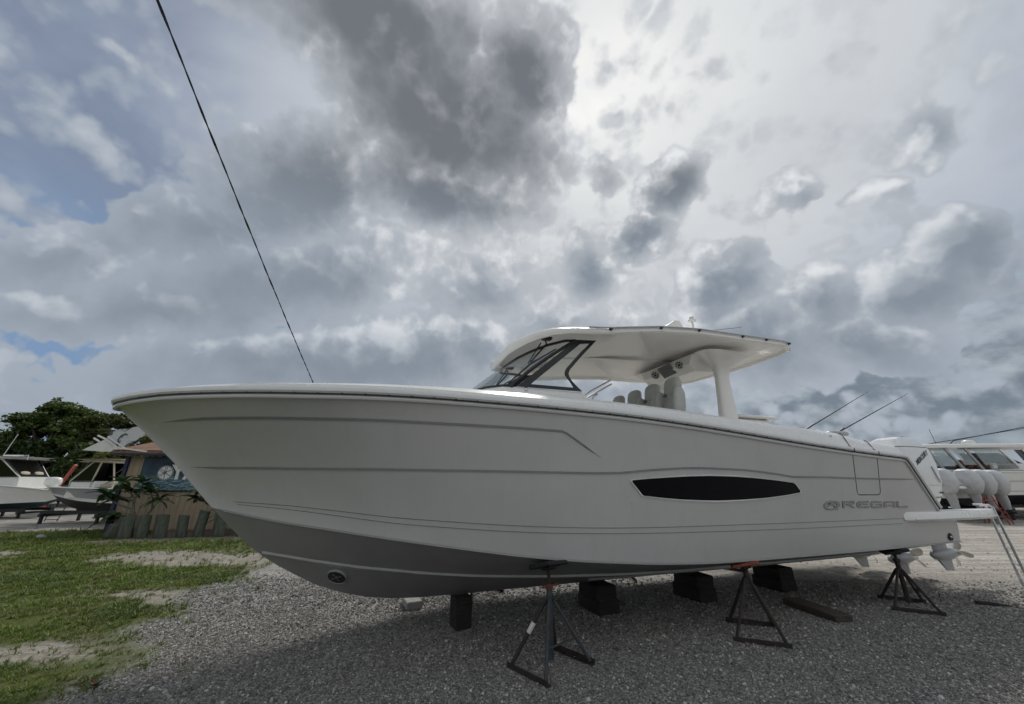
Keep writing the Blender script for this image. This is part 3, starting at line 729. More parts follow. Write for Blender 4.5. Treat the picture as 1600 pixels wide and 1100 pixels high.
# foredeck, side walls of the cockpit, sole
rows = []
for x in [.4+.2*i for i in range(25)]+[5.3, 5.45, 5.6]:
    b = max(.02, b_sheer(x)-.16); z = z_sheer(x)+crest(x)-.03
    rows.append([(x, b*s, z+.05*(1-s*s)-.02) for s in (-1, -.6, -.2, .2, .6, 1)])
MB().grid(rows).build('foredeck', 'white_gelcoat', boat, 40)
mb = MB(); xs = [-4.6+.5*i for i in range(11)]
for sgn in (1, -1): mb.grid([[(x, sgn*(b_sheer(x)-.19), z_sheer(x)+crest(x)-.09), (x, sgn*(b_sheer(x)-.22), 1.42)] for x in xs])
mb.grid([[(x, -(b_sheer(x)-.22), 1.42), (x, b_sheer(x)-.22, 1.42)] for x in xs]).grid([[(.41, -1.6, 2.4), (.41, 1.6, 2.4)], [(.41, -1.6, 1.42), (.41, 1.6, 1.42)]])
mb.grid([[(-4.6, -1.5, 2.2), (-4.6, 1.5, 2.2)], [(-4.62, -1.5, 1.42), (-4.62, 1.5, 1.42)]])
mb.build('cockpit', 'white_gelcoat', boat, 40)

# ---- deckhouse, windscreen, side windows
def half_ring(pts, z): return [(x, y, z(x, y) if callable(z) else z) for x, y in pts]
def mirror(pts): return pts+[(x, -y, z) for x, y, z in pts[::-1] if abs(y) > 1e-6]
base = [(.36, 1.14), (.9, 1.16), (1.5, 1.15), (1.85, 1.02), (2.12, .80), (2.30, .52), (2.38, .25), (2.40, 0)]
topo = [(.60, 1.005), (1.0, 1.01), (1.50, 1.005), (1.70, .955), (1.86, .80), (1.96, .55), (2.00, .28), (2.015, 0)]
MB().loft([mirror(half_ring(base, 2.42)), mirror(half_ring([(x*.6+a*.4, y*.6+b*.4) for (x, y), (a, b) in zip(base, topo)], 2.58)), mirror(half_ring([(x*.12+a*.88, y*.12+b*.88) for (x, y), (a, b) in zip(base, topo)], 2.765)), mirror(half_ring(topo, 2.795)), mirror(half_ring([(x*.9+.1, y*.9) for x, y in topo], 2.80))]).build('deckhouse', 'white_gelcoat', boat, 45)
gtop = [(.64, .985, 3.535), (.78, .94, 3.53), (.98, .80, 3.49), (1.16, .62, 3.43), (1.28, .42, 3.385), (1.34, .20, 3.355), (1.36, 0, 3.345)]
gbot = [(1.60, .985, 2.80), (1.70, .945, 2.80), (1.85, .79, 2.80), (1.92, .65, 2.80), (1.965, .44, 2.80), (1.99, .22, 2.80), (2.00, 0, 2.80)]
def gl_row(t, bulge=.05):
    r = []
    for a, b in zip(gbot, gtop):
        r.append(tuple(a[i]*(1-t)+b[i]*t+(bulge*math.sin(math.pi*t) if i == 0 else 0) for i in range(3)))
    return mirror(r)
ws = MB().grid([gl_row(t/6) for t in range(7)]).build('windscreen', 'clear_glass', boat, 60)
fr = MB()
fr.tube([(x, y, z+.012) for x, y, z in gl_row(0)], .016, 6); fr.tube(gl_row(1), .02, 6)
for k in (0, -1): fr.tube([gl_row(t/6)[k] for t in range(7)], .026, 6)
fr.build('windscreen_frame', 'black_trim', boat)
for sgn in (1, -1):
    yo = lambda z: sgn*(1.0-.04*(z-2.8))
    outer = [(1.525, 2.801), (.608, 2.807), (.655, 2.848), (.708, 2.895), (.755, 2.945), (.788, 3.002), (.790, 3.045), (.766, 3.095), (.553, 3.326), (.309, 3.574), (.63, 3.545)]
    inner = [(1.345, 2.842), (.706, 2.846), (.716, 2.87), (.738, 2.91), (.762, 2.955), (.775, 2.994), (.774, 3.02), (.735, 3.075), (.55, 3.285), (.40, 3.505), (.572, 3.492)]
    inner = [(1.345, 2.842), (.712, 2.846), (.735, 2.878), (.77, 2.93), (.808, 2.975), (.838, 3.02), (.838, 3.055), (.812, 3.11), (.60, 3.34), (.418, 3.520), (.572, 3.492)]
    t = .028
    rg = [[(x, yo(z)+sgn*t, z) for x, z in outer], [(x, yo(z)+sgn*t, z) for x, z in inner], [(x, yo(z), z) for x, z in inner], [(x, yo(z), z) for x, z in outer], [(x, yo(z)+sgn*t, z) for x, z in outer]]
    w = MB().loft(rg, False, False).build('side_window_frame', 'black_trim', boat, 30)
    MB().add([(x, yo(z)+sgn*.012, z) for x, z in inner], [tuple(range(len(inner)))]).build('pane', 'clear_glass', w, 0)
    # wipers
    wp = MB().tube([(1.03, sgn*.82, 3.56), (1.00, sgn*.80, 3.50), (1.255, sgn*.82, 3.205)], .014, 6).tube([(1.06, sgn*.74, 3.53), (1.27, sgn*.77, 3.20)], .010, 6).build('wiper', 'black_trim', boat)
    MB().tube([(.90, sgn*.885, 3.41), (1.27, sgn*.85, 3.17), (1.60, sgn*.905, 2.86)], [.010, .016, .009], 6).build('blade', 'black_trim', wp)
    MB().box((.99, sgn*.78, 3.60), (.16, .1, .07), bev=.02).build('wiper_motor', 'black_trim', wp)

# ---- hardtop
HT = [(1.50, 0, 3.47), (1.49, .22, 3.50), (1.45, .45, 3.555), (1.38, .62, 3.585), (1.28, .77, 3.615), (1.14, .92, 3.645), (1.0, 1.04, 3.655), (.8, 1.17, 3.645), (.6, 1.27, 3.632), (.3, 1.345, 3.635), (0, 1.375, 3.675), (-.5, 1.40, 3.745), (-1.2, 1.40, 3.805), (-2.07, 1.395, 3.825), (-2.6, 1.38, 3.845), (-3.0, 1.355, 3.865), (-3.2, 1.33, 3.865), (-3.34, 1.25, 3.85), (-3.42, 1.05, 3.85), (-3.52, .6, 3.87), (-3.56, .3, 3.87), (-3.57, 0, 3.87)]
def ht_ring(s, dz_fn, grow=0.0):
    r = []
    for x, y, z in HT:
        cx = max(min(x, .6), -2.7); r.append((cx+(x-cx)*s+(grow if x > 1 else 0), y*s, z+dz_fn(s, x)))
    return mirror_ring(r)
def mirror_ring(r): return r+[(x, -y, z) for x, y, z in r[-2:0:-1]]
mb = MB()
thick = lambda x: .085+.05*max(0, min(1, (x-.9)/.5))
top = [ht_ring(s, lambda s_, x: .20*(1-s_**2.2)) for s in (.02, .35, .65, .88, .97)]
edge = [ht_ring(1.0, lambda s_, x: -.012), ht_ring(1.0, lambda s_, x: -thick(x)+.02), ht_ring(.985, lambda s_, x: -thick(x))]
under = [ht_ring(s, lambda s_, x: -thick(x)+(.045 if s_ < .93 else 0)+.02*(1-s_)) for s in (.95, .92, .7, .4, .02)]
mb.loft(top+edge+under).build('hardtop', 'hardtop_white', boat, 40)
for sgn in (1, -1):
    rail = [(x, sgn*(y+.018), z-.005) for x, y, z in HT if -3.3 < x < .7]
    o = MB().tube(rail, .013, 6).build('hardtop_rail', 'stainless', boat)
    for x, y, z in [(.3, 1.345, 3.635), (-.5, 1.40, 3.745), (-1.2, 1.40, 3.805), (-2.07, 1.395, 3.825), (-2.6, 1.38, 3.845), (-3.18, 1.335, 3.865)]:
        MB().tube([(x, sgn*(y-.01), z-.025), (x, sgn*(y+.03), z-.02)], .02, 8).build('rail_foot', 'black_trim', o)
# overhead console with speakers and screen
cons = MB().loft([[(-1.72, -.62, 3.70), (-1.72, .70, 3.70), (-2.45, .70, 3.72), (-2.45, -.62, 3.72)], [(-1.74, -.55, 3.56), (-1.74, .60, 3.56), (-2.42, .58, 3.56), (-2.42, -.5, 3.56)], [(-1.92, -.5, 3.47), (-1.92, .52, 3.47), (-2.38, .5, 3.50), (-2.38, -.45, 3.50)]]).build('overhead_console', 'hardtop_white', boat, 30)
def face_frame(y, z0=3.565, xoff=0.0):
    n = Vector((.72, .25, -.62)).normalized(); c = Vector((-1.72+xoff, y, z0)); u = Vector((0, 1, 0)); u = (u-n*u.dot(n)).normalized(); v = n.cross(u)
    return Matrix(((u.x, v.x, n.x, c.x), (u.y, v.y, n.y, c.y), (u.z, v.z, n.z, c.z), (0, 0, 0, 1)))
for y, z in ((.40, 3.60), (-.22, 3.575)):
    M = face_frame(y, z)
    sp = MB().lathe([(.001, .0), (.088, .0), (.09, .012), (.08, .02), (.074, .012), (.001, .012)], 24, M).build('speaker', 'white_gelcoat', cons)
    mb = MB().lathe([(.001, .013), (.026, .016), (.02, .024), (.001, .026)], 14, M)
    for k in range(8):
        a = 2*math.pi*k/8; mb.prism([(math.cos(a+d)*r, math.sin(a+d)*r) for d, r in ((-.22, .036), (.22, .036), (.26, .068), (-.26, .068))], .004, M @ Matrix.Translation((0, 0, .013)))
    mb.build('grille', 'black_trim', sp, 20)
sc_ = MB().box((0, 0, .01), (.27, .22, .025), bev=.008)
sc_.v = [tuple(face_frame(.09, 3.575) @ Vector(p)) for p in sc_.v]; sc_.build('display', 'screen_grey', cons)
for sgn in (1, -1):
    rg = []
    for z, x0, x1, hy in ((2.30, -2.04, -2.40, .08), (2.66, -2.05, -2.39, .075), (3.0, -2.08, -2.37, .065), (3.3, -2.10, -2.36, .06), (3.48, -2.08, -2.40, .07), (3.58, -1.98, -2.56, .12), (3.68, -1.86, -2.75, .2), (3.72, -1.75, -2.85, .26)):
        c = (x0+x1)/2; a = (x0-x1)/2; rg.append([(c+a*math.copysign(abs(math.cos(w))**.6, math.cos(w)), sgn*.76+hy*math.copysign(abs(math.sin(w))**.6, math.sin(w)), z) for w in [2*math.pi*k/16 for k in range(16)]])
    MB().loft(rg).build('hardtop_post', 'hardtop_white', boat, 50)
MB().box((-2.27, sgn*0+.76+.0, 3.05), (.0, .0, .0)) if False else None
# rigging counter behind the seats, seats
MB().box((-2.85, .15, 2.705), (.95, 1.25, .05), bev=.015).box((-2.8, .15, 2.05), (.8, 1.15, 1.26), bev=.03).build('rigging_counter', 'white_gelcoat', boat)
def rounded(cx, cy, cz, sx, sy, sz, lean=0.0, n=12, p=3.2):
    rg = []
    for j in range(9):
        w = -math.pi/2+math.pi*j/8; k = abs(math.cos(w))**(2/p); zz = sz*math.copysign(abs(math.sin(w))**(2/p), math.sin(w))
        rg.append([(cx+max(k, .02)*sx*math.copysign(abs(math.cos(a))**(2/p), math.cos(a))-lean*(zz+sz), cy+max(k, .02)*sy*math.copysign(abs(math.sin(a))**(2/p), math.sin(a)), cz+zz) for a in [2*math.pi*i/n for i in range(n)]])
    return rg
for i, y in enumerate((.72, .24, -.24, -.72)):
    s = MB().loft(rounded(-1.10, y, 2.73, .07, .235, .36, .16)).build('helm_seat', 'seat_vinyl', boat, 60)
    MB().loft(rounded(-1.18, y, 3.08, .075, .155, .16, .14)).build('headrest', 'seat_vinyl', s, 60)
    MB().loft(rounded(-.86, y, 2.40, .26, .22, .07)).build('cushion', 'seat_vinyl', s, 60)
    for q in (-1, 1): MB().loft(rounded(-1.03, y+q*.2, 2.74, .085, .045, .30, .14)).build('bolster', 'seat_vinyl', s, 60)
    MB().box((-1.035, y, 2.93), (.04, .07, .05), bev=.012).build('vent', 'seat_trim', s)
    MB().box((-.9, y, 1.88), (.4, .38, .92), bev=.03).build('pedestal', 'white_gelcoat', s)
# things on the roof
MB().loft([[(-.95, y, 3.93) for y in (.52, .66, .80)]+[(-.95, y, 3.90) for y in (.80, .66, .52)], [(-1.2, y, 4.10) for y in (.54, .66, .78)]+[(-1.2, y, 3.9) for y in (.80, .66, .52)], [(-1.40, y, 4.24) for y in (.56, .66, .76)]+[(-1.40, y, 3.9) for y in (.80, .66, .52)], [(-1.52, y, 4.25) for y in (.57, .66, .75)]+[(-1.52, y, 3.9) for y in (.80, .66, .52)], [(-1.58, y, 4.18) for y in (.58, .66, .74)]+[(-1.58, y, 3.9) for y in (.80, .66, .52)]]).build('roof_fairing', 'white_gelcoat', boat, 60)
nl = MB().tube([(-2.62, 0, 3.95), (-2.60, 0, 4.72)], .02, 8).build('anchor_light', 'white_gelcoat', boat)
MB().lathe([(.001, 0), (.075, .0), (.08, .02), (.05, .035), (.04, .09), (.001, .10)], 14, Matrix.Translation((-2.60, 0, 4.71))).build('lens', 'white_paint', nl)
MB().tube([(-1.95, .70, 3.93), (-2.10, .70, 4.16), (-3.02, .70, 4.37)], [.02, .014, .007], 6).build('antenna', 'stainless', boat)
for dz in (0, .09):
    MB().tube([(-.30, -.95, 2.95+dz), (-.85, -1.15, 3.30+dz), (-1.45, -1.25, 3.62+dz)], .018, 8).build('support_tube', 'stainless', boat)
MB().tube([(.56, 1.12, 2.60), (.48, 1.10, 2.74), (.40, 1.05, 2.78)], .014, 8).build('grab_handle', 'stainless', boat)
MB().lathe([(.001, 0), (.16, 0), (.17, .02), (.14, .045), (.001, .05)], 20, Matrix.Translation((5.05, .12, 2.635))).build('bow_hatch', 'black_trim', boat)
for x, z, y, r_ in ((2.54, 2.515, 1.545, .016), (.50, 2.475, 1.665, .022), (1.41, 2.764, 1.035, .02), (-3.05, 2.30, 1.675, .018), (-4.35, 2.16, 1.625, .014)):
    MB().lathe([(.001, -.02), (r_, -.02), (r_, .01), (r_*.6, .018), (.001, .02)], 12, Matrix.Translation((x, y, z)) @ Matrix.Rotation(R(-75), 4, 'X')).build('deck_fitting', 'chrome', boat)
MB().loft(rounded(-3.62, 1.42, 2.38, .22, .10, .04)).build('cleat_cover', 'engine_grey', boat, 60)
# joints across the coaming where the gate opens
for x in (-3.34, -3.905):
    zs, zc = z_sheer(x)+.07, z_sheer(x)+crest(x); b = b_sheer(x)
    MB().tube([(x+.02, b+.046, z_sheer(x)+.004), (x+.02, b+.05, z_sheer(x)+.04), (x+.015, b-.005, zs+.01), (x-.02, b-.072, zs+(zc-zs)*.78), (x-.035, b-.125, zc+.003)], .006, 5).build('gate_joint', 'rail_dark', boat)
# bow thruster with a black disc for the shade in its tunnel; stern plate
def bot_pt(x, y): return Vector((x, y, bottom(x, y/b_chine(x))[1]))
nb = (bot_pt(3.355+.08, .205)-bot_pt(3.355-.08, .205)).cross(bot_pt(3.355, .285)-bot_pt(3.355, .125)).normalized()
nb = nb if nb.y > 0 else -nb
M = Matrix.Translation(bot_pt(3.355, .205)+nb*.006) @ nb.to_track_quat('Z', 'Y').to_matrix().to_4x4()
th = MB().lathe([(.098, .0), (.108, -.02), (.108, .014), (.102, .018), (.098, .010)], 28, M).build('thruster_ring', 'strake_grey', boat)
MB().lathe([(.001, .0), (.099, .0), (.099, .014), (.001, .014)], 28, M).build('thruster_shade_disc', 'black_trim', th)
pr = MB().lathe([(.001, .014), (.02, .014), (.02, .018), (.001, .022)], 14, M)
for k in range(4):
    a = 2*math.pi*k/4+.4; pr.prism([(math.cos(a-.2)*.03, math.sin(a-.2)*.03), (math.cos(a-.12)*.062, math.sin(a-.12)*.062), (math.cos(a+.12)*.06, math.sin(a+.12)*.06), (math.cos(a+.2)*.03, math.sin(a+.2)*.03)], .004, M @ Matrix.Translation((0, 0, .015+.001*k)))
pr.build('thruster_blade', 'groove_grey', th)
M = Matrix.Translation(on_side(-5.52, .86)) @ Matrix.Rotation(R(-90), 4, 'X')
sp = MB().lathe([(.001, 0), (.055, 0), (.058, .012), (.045, .02), (.03, .016), (.001, .018)], 20, M).build('drain_fitting', 'rust_steel', boat)
MB().lathe([(.001, .018), (.02, .018), (.016, .026), (.001, .028)], 12, M).build('plug', 'chrome', sp)

# ---- name on the side: emblem and letters, raised
def stroke_letter(name, quads, x0, z0, w, h):
    mb = MB()
    for q in quads:
        rg = []
        for off in (-.003, .010):
            rg.append([on_side(x0-u*w-.004*(off > 0), z0+v*h-.02*u*0, off) for u, v in q])
        mb.loft(rg)
    return mb.build(name, 'letter_chrome', boat, 20)
def Q(*a): return [(a[i], a[i+1]) for i in range(0, len(a), 2)]
t = .26
LET = {'R': [Q(.0, 0, .18, 0, .18, 1, .0, 1), Q(.18, 1-t, .86, 1-t, .94, 1, .18, 1), Q(.80, .46, .96, .58, 1.0, .90, .90, 1, .82, .74), Q(.30, .40, .84, .44, .88, .62, .36, .58), Q(.44, .40, .66, .42, 1.0, .0, .80, .0)],
       'E': [Q(.16, 1-t, 1.0, 1-t, 1.0, 1, .10, 1), Q(.10, 1, .0, .74, .0, .26, .10, 0, .18, .22, .18, .76), Q(.24, .40, .92, .40, .92, .62, .24, .62), Q(.10, 0, 1.0, 0, 1.0, t, .16, t)],
       'G': [Q(.16, 1-t, .98, 1-t, .98, 1, .10, 1), Q(.10, 1, .0, .74, .0, .26, .10, 0, .18, .22, .18, .76), Q(.10, 0, .98, 0, .98, t, .16, t), Q(.82, t, .98, t, .98, .60, .82, .60), Q(.46, .40, .82, .40, .82, .60, .46, .60)],
       'A': [Q(.0, 0, .17, 0, .17, .74, .05, .94, .0, .8), Q(.10, 1, .05, .94, .17, .74, .84, .74, .92, 1), Q(.83, 0, 1.0, 0, 1.0, .9, .92, 1, .83, .76), Q(.17, .28, .83, .28, .83, .48, .17, .48)],
       'L': [Q(.0, .2, .18, .26, .18, 1, .0, 1), Q(.0, .2, .10, 0, 1.0, 0, 1.0, t, .18, t)]}
for i, ch in enumerate('REGAL'):
    x0 = -3.015-i*.306; stroke_letter('name_letter', LET[ch], x0, 1.332-.0052*i*1.0, .262, .092)
rg = []
for k in range(33):
    a = 2*math.pi*k/32; ca, sa = math.cos(a), math.sin(a); w = .022+.010*math.cos(a-.9)
    rg.append([on_side(-2.80-ca*(.165-d*w*2.4)-.05*sa*.4, 1.375+sa*(.058-d*w), o) for d, o in ((0, -.003), (0, .012), (1, .012), (1, -.003))])
em = MB().loft(rg, False, False).build('emblem', 'letter_chrome', boat, 30)
rg = []
for k in range(15):
    s = k/14; x = -2.70-.20*s; z = 1.352+.055*math.sin(s*math.pi*1.05)-.035*s; w = .012*math.sin(math.pi*min(1, s*1.02+.02))+.002
    rg.append([on_side(x, z-w, -.003), on_side(x, z-w, .012), on_side(x, z+w, .012), on_side(x, z+w, -.003)])
MB().loft(rg).build('swoosh', 'letter_chrome', em, 30)

# ---- swim platforms either side of the engines
for sgn in (1, -1):
    pts = [(-4.39, 1.575), (-4.55, 1.63), (-5.0, 1.645), (-6.0, 1.64), (-6.7, 1.60), (-7.05, 1.53), (-7.30, 1.42), (-7.38, 1.34), (-7.40, 1.30), (-5.36, 1.30), (-5.34, 1.45), (-5.0, 1.50), (-4.6, 1.52)]
    def pr_(ins, z): 
        return [(x+(ins if x < -7 else 0), sgn*(y-ins*(1 if y > 1.53 else 0)), z+(-.018*(x+4.4)/-3 if True else 0)) for x, y in pts]
    MB().loft([pr_(.03, 1.108), pr_(.0, 1.135), pr_(.0, 1.215), pr_(.018, 1.245)]).build('swim_platform', 'white_gelcoat', boat, 40)
    MB().tube([(x, sgn*(y+.004), 1.145-.018*(x+4.4)/-3) for x, y in pts[1:8]], .012, 6).build('platform_rail', 'rail_vinyl', boat)

# ---- outboard engines: cowl > midsection, lower unit, propeller, lettering
def superring(z, xf, xb, hw, yc, n=24, p=4.6, taper=.9):
    c, a = (xf+xb)/2, (xf-xb)/2; r = []
    for k in range(n):
        w = 2*math.pi*k/n; cx = math.copysign(abs(math.cos(w))**(2/p), math.cos(w)); sy = math.copysign(abs(math.sin(w))**(2/p), math.sin(w))
        r.append((c+a*cx, yc+hw*sy*(1-(1-taper)*max(0, -cx)), z))
    return r
def engine(yc, dz, dx=0.0, text=False):
    S = [(1.24, -5.40, -5.98, .19), (1.38, -5.30, -6.09, .245), (1.42, -5.28, -6.12, .25), (1.425, -5.27, -6.13, .262), (1.69, -5.2, -6.25, .285), (1.98, -5.17, -6.25, .29), (2.20, -5.18, -6.19, .287), (2.27, -5.19, -6.15, .275), (2.40, -5.30, -6.00, .205), (2.445, -5.42, -5.90, .165), (2.455, -5.5, -5.8, .10)]
    e = MB().loft([superring(z+dz, a+dx, b+dx, h, yc, 28, 6.5) for z, a, b, h in S]).build('outboard_engine', 'engine_white', boat, 22)
    for z0, a, b, h, w in ((1.425, -5.27, -6.13, .262, .007), (1.62, -5.218, -6.22, .2795, .004), (2.265, -5.188, -6.155, .2765, .005)):
        MB().loft([superring(z0+dz-w, a+dx+.003, b+dx-.003, h+.003, yc, 28, 6.5), superring(z0+dz+w, a+dx+.003, b+dx-.003, h+.003, yc, 28, 6.5)], False, False).build('cowl_seam', 'engine_dark' if z0 != 1.62 else 'engine_grey', e)
    for sg_ in (1, -1):                 # side vents and latch
        MB().box((-5.98+dx, yc+sg_*.283, 1.80+dz), (.03, .012, .30), Matrix.Rotation(R(24), 3, 'Y'), bev=.004).build('cowl_vent', 'engine_grey', e)
        MB().box((-6.02+dx, yc+sg_*.262, 1.50+dz), (.10, .016, .025), bev=.004).build('cowl_latch', 'engine_dark', e)
    MB().box((-5.66+dx, yc, 2.458+dz), (.05, .30, .012), bev=.003).build('top_line', 'engine_grey', e)
    MB().loft([superring(z+dz, a+dx, b+dx, h, yc, 16, 2.6) for z, a, b, h in ((1.26, -5.5, -5.98, .17), (1.05, -5.72, -6.16, .12), (.85, -5.80, -6.16, .085), (.66, -5.80, -6.14, .065))]).build('midsection', 'engine_grey', e, 50)
    zg = .50+dz; xn = -5.70+dx
    rg = []
    for s, r in ((0, .012), (.04, .05), (.12, .082), (.25, .098), (.42, .098), (.55, .085), (.62, .07)):
        rg.append([(xn-s, yc+r*math.cos(w), zg+r*math.sin(w)) for w in [2*math.pi*k/16 for k in range(16)]])
    lu = MB().loft(rg).loft([superring(z, a+dx, b+dx, h, yc, 12, 2.2) for z, a, b, h in ((zg+.22, -5.80, -6.18, .055), (zg+.10, -5.78, -6.18, .045), (zg-.02, -5.80, -6.16, .05))])
    lu.loft([[(xn-.12, yc-.02, zg-.06), (xn-.12, yc+.02, zg-.06), (xn-.48, yc+.02, zg-.07), (xn-.48, yc-.02, zg-.07)], [(xn-.30, yc-.008, zg-.25), (xn-.30, yc+.008, zg-.25), (xn-.50, yc+.008, zg-.27), (xn-.50, yc-.008, zg-.27)]])
    lu.loft([[(xn-.02, yc-.10, zg+.20), (xn-.02, yc+.10, zg+.20), (xn-.62, yc+.12, zg+.20), (xn-.62, yc-.12, zg+.20)], [(xn-.02, yc-.10, zg+.215), (xn-.02, yc+.10, zg+.215), (xn-.62, yc+.12, zg+.215), (xn-.62, yc-.12, zg+.215)]])
    lu.build('lower_unit', 'engine_grey', e, 45)
    pp = MB().lathe([(.055, 0), (.06, .05), (.055, .16), (.035, .18), (.001, .18)], 16, Matrix.Translation((xn-.62, yc, zg)) @ Matrix.Rotation(R(-90), 4, 'Y'))
    for k in range(4):
        a = 2*math.pi*k/4+.5+yc; rows = []
        for j in range(7):
            s = j/6; rr = .045+.165*s; cw = .5*(.55+.75*math.sin(math.pi*min(1, s*.8+.1)))*(1-.5*s**4); pitch = 1.0-.55*s
            rows.append([(xn-.70+u*cw*.20*math.sin(pitch)-.03*s, yc+rr*math.cos(a+u*cw*math.cos(pitch)*.12/max(rr, .05)), zg+rr*math.sin(a+u*cw*math.cos(pitch)*.12/max(rr, .05))) for u in (-1, -.5, 0, .5, 1)])
        pp.grid(rows).grid([[(x-.008, y, z) for x, y, z in r] for r in rows])
    pp.build('propeller', 'prop_steel', e, 40, False)
    MB().tube([(-5.30+dx, yc+.05, 1.40+dz), (-5.15+dx, yc+.06, 1.62+dz), (-4.95, yc+.05, 1.62), (-4.85, yc+.04, 1.50)], .035, 8).build('rigging_tube', 'engine_dark', e)
    if text:
        me = text_mesh('lettering', 'MERCURY', .105, 'engine_dark', .002, .2, .002)
        o = link('lettering', me, e)
        # reads up the side of the cowl
        u = Vector((-.905, 0, .425)).normalized(); n = Vector((0, 1, .03)).normalized(); v = n.cross(u)
        o.matrix_local = Matrix(((u.x, v.x, n.x, -5.70+dx), (u.y, v.y, n.y, yc+.292), (u.z, v.z, n.z, 2.08), (0, 0, 0, 1)))
    return e
engine(.99, 0.0, -.30, True); engine(.33, -.17, -.34); engine(-.33, -.17, -.34); engine(-.99, 0.0, -.30)

# ------------------------------------------------------------------ stands, blocks, ladder, rods
def boat_w(x, y, z=0.0):
    a = R(200); return Vector((BOAT_A.x+x*math.cos(a)-y*math.sin(a), BOAT_A.y+x*math.sin(a)+y*math.cos(a), z))
def jack_stand(loc, rz, top, lean, pad_mat, body_mat, rail_mat, label, spread=.31, collar=.58, tape=False, tube_low=.06):
    """Steel boat stand: four splayed legs on two rails, centre tube, threaded rod, swivel pad."""
    t = tag(empty('jack_stand', loc, rz), label, 'boat stand', 'stands holding the boat up')
    feet = [(-spread, -spread*.72, .03), (-spread, spread*.72, .03), (spread, spread*.72, .03), (spread, -spread*.72, .03)]
    for i, f in enumerate(feet):
        p = Vector(f); q = Vector((p.x*.10, p.y*.10, collar-.05)); m = p.lerp(q, .5)
        lg = MB().tube([p, q], .0185, 6).build('leg', rail_mat if i in (0, 3) else body_mat, t)
        if tape and i == 3: MB().tube([p.lerp(q, .48), p.lerp(q, .64)], .024, 8).build('tape_wrap', 'white_tape', lg)
    for a, b in ((0, 1), (2, 3)):
        pa, pb = Vector(feet[a]), Vector(feet[b]); d = (pb-pa).normalized()*.03
        mb = MB().box((pa+pb)/2+Vector((0, 0, -.022)), (.048, (pb-pa).length+.08, .008), bev=.002).box((pa+pb)/2+Vector((math.copysign(.022, pa.x), 0, -.002)), (.006, (pb-pa).length+.08, .046), bev=.002)
        mb.build('foot_rail', 'rust_steel', t)
    for a, b in ((1, 2),): MB().tube([Vector(feet[a])*.62+Vector((0, 0, .2)), Vector(feet[b])*.62+Vector((0, 0, .2))], .010, 6).build('brace', body_mat, t)
    MB().tube([(0, 0, tube_low), (0, 0, collar+.05)], .030, 10).build('centre_tube', body_mat, t)
    rod = MB().tube([(0, 0, collar), (0, 0, top-.05)], .0175, 10).build('threaded_rod', 'rust_steel', t)
    hd = MB().lathe([(.02, 0), (.040, .002), (.044, .02), (.040, .04), (.02, .044)], 10, Matrix.Translation((0, 0, collar+.05)))
    hd.tube([(.03, 0, collar+.075), (-.10, .035, collar+.08)], .011, 6).tube([(.03, 0, collar+.075), (.085, -.02, collar+.065)], .011, 6)
    hd.build('turn_handle', 'rust_steel' if not tape else 'red_ceramic', t)
    M = Matrix.Translation((0, 0, top-.02)) @ Matrix.Rotation(lean[0], 4, 'X') @ Matrix.Rotation(lean[1], 4, 'Y')
    b = MB().box((0, 0, 0), (.30, .30, .038), bev=.008); b.v = [tuple(M @ Vector(p)) for p in b.v]; pd = b.build('pad', pad_mat, t)
    b = MB().box((0, 0, -.03), (.12, .12, .03), bev=.006); b.v = [tuple(M @ Vector(p)) for p in b.v]; b.build('pad_bracket', 'rust_steel', pd)
    return t
def bottom_z_at(x, y): return bottom(x, min(1, abs(y)/max(.05, b_chine(x))))[1]
ang = R(200)
jack_stand(boat_w(1.32, 1.36), ang+R(22), bottom_z_at(1.32, 1.30)+.0, (R(16), R(-4)), 'dark_pad', 'rust_blue', 'rust_steel', 'rusty blue boat stand nearest the camera with a strip of white tape', .31, .60, True)
jack_stand(boat_w(-1.27, 1.42), ang+R(48), bottom_z_at(-1.27, 1.40)-.012, (R(12), R(-8)), 'orange_pad', 'rust_steel', 'rust_steel', 'dark boat stand with an orange pad under the middle of the hull', .33, .62, False, .55)
jack_stand(boat_w(-4.25, 1.40), ang+R(40), bottom_z_at(-4.25, 1.40)-.012, (R(14), 0), 'dark_pad', 'rust_steel', 'rust_steel', 'black boat stand under the stern beside the propellers', .32, .52, False, .05)
jack_stand(boat_w(1.32, -1.36), ang+R(205), bottom_z_at(1.32, 1.30), (R(-16), 0), 'dark_pad', 'rust_steel', 'rust_steel', 'far boat stand seen behind the keel near the single upright block')
jack_stand(boat_w(-1.27, -1.42), ang+R(160), bottom_z_at(-1.27, 1.40)-.012, (R(-14), 0), 'dark_pad', 'rust_steel', 'rust_steel', 'far boat stand seen between the two middle keel blocks')
jack_stand(boat_w(-4.25, -1.40), ang+R(200), bottom_z_at(-4.25, 1.40)-.012, (R(-14), 0), 'dark_pad', 'rust_steel', 'rust_steel', 'far boat stand on the hidden side of the stern')

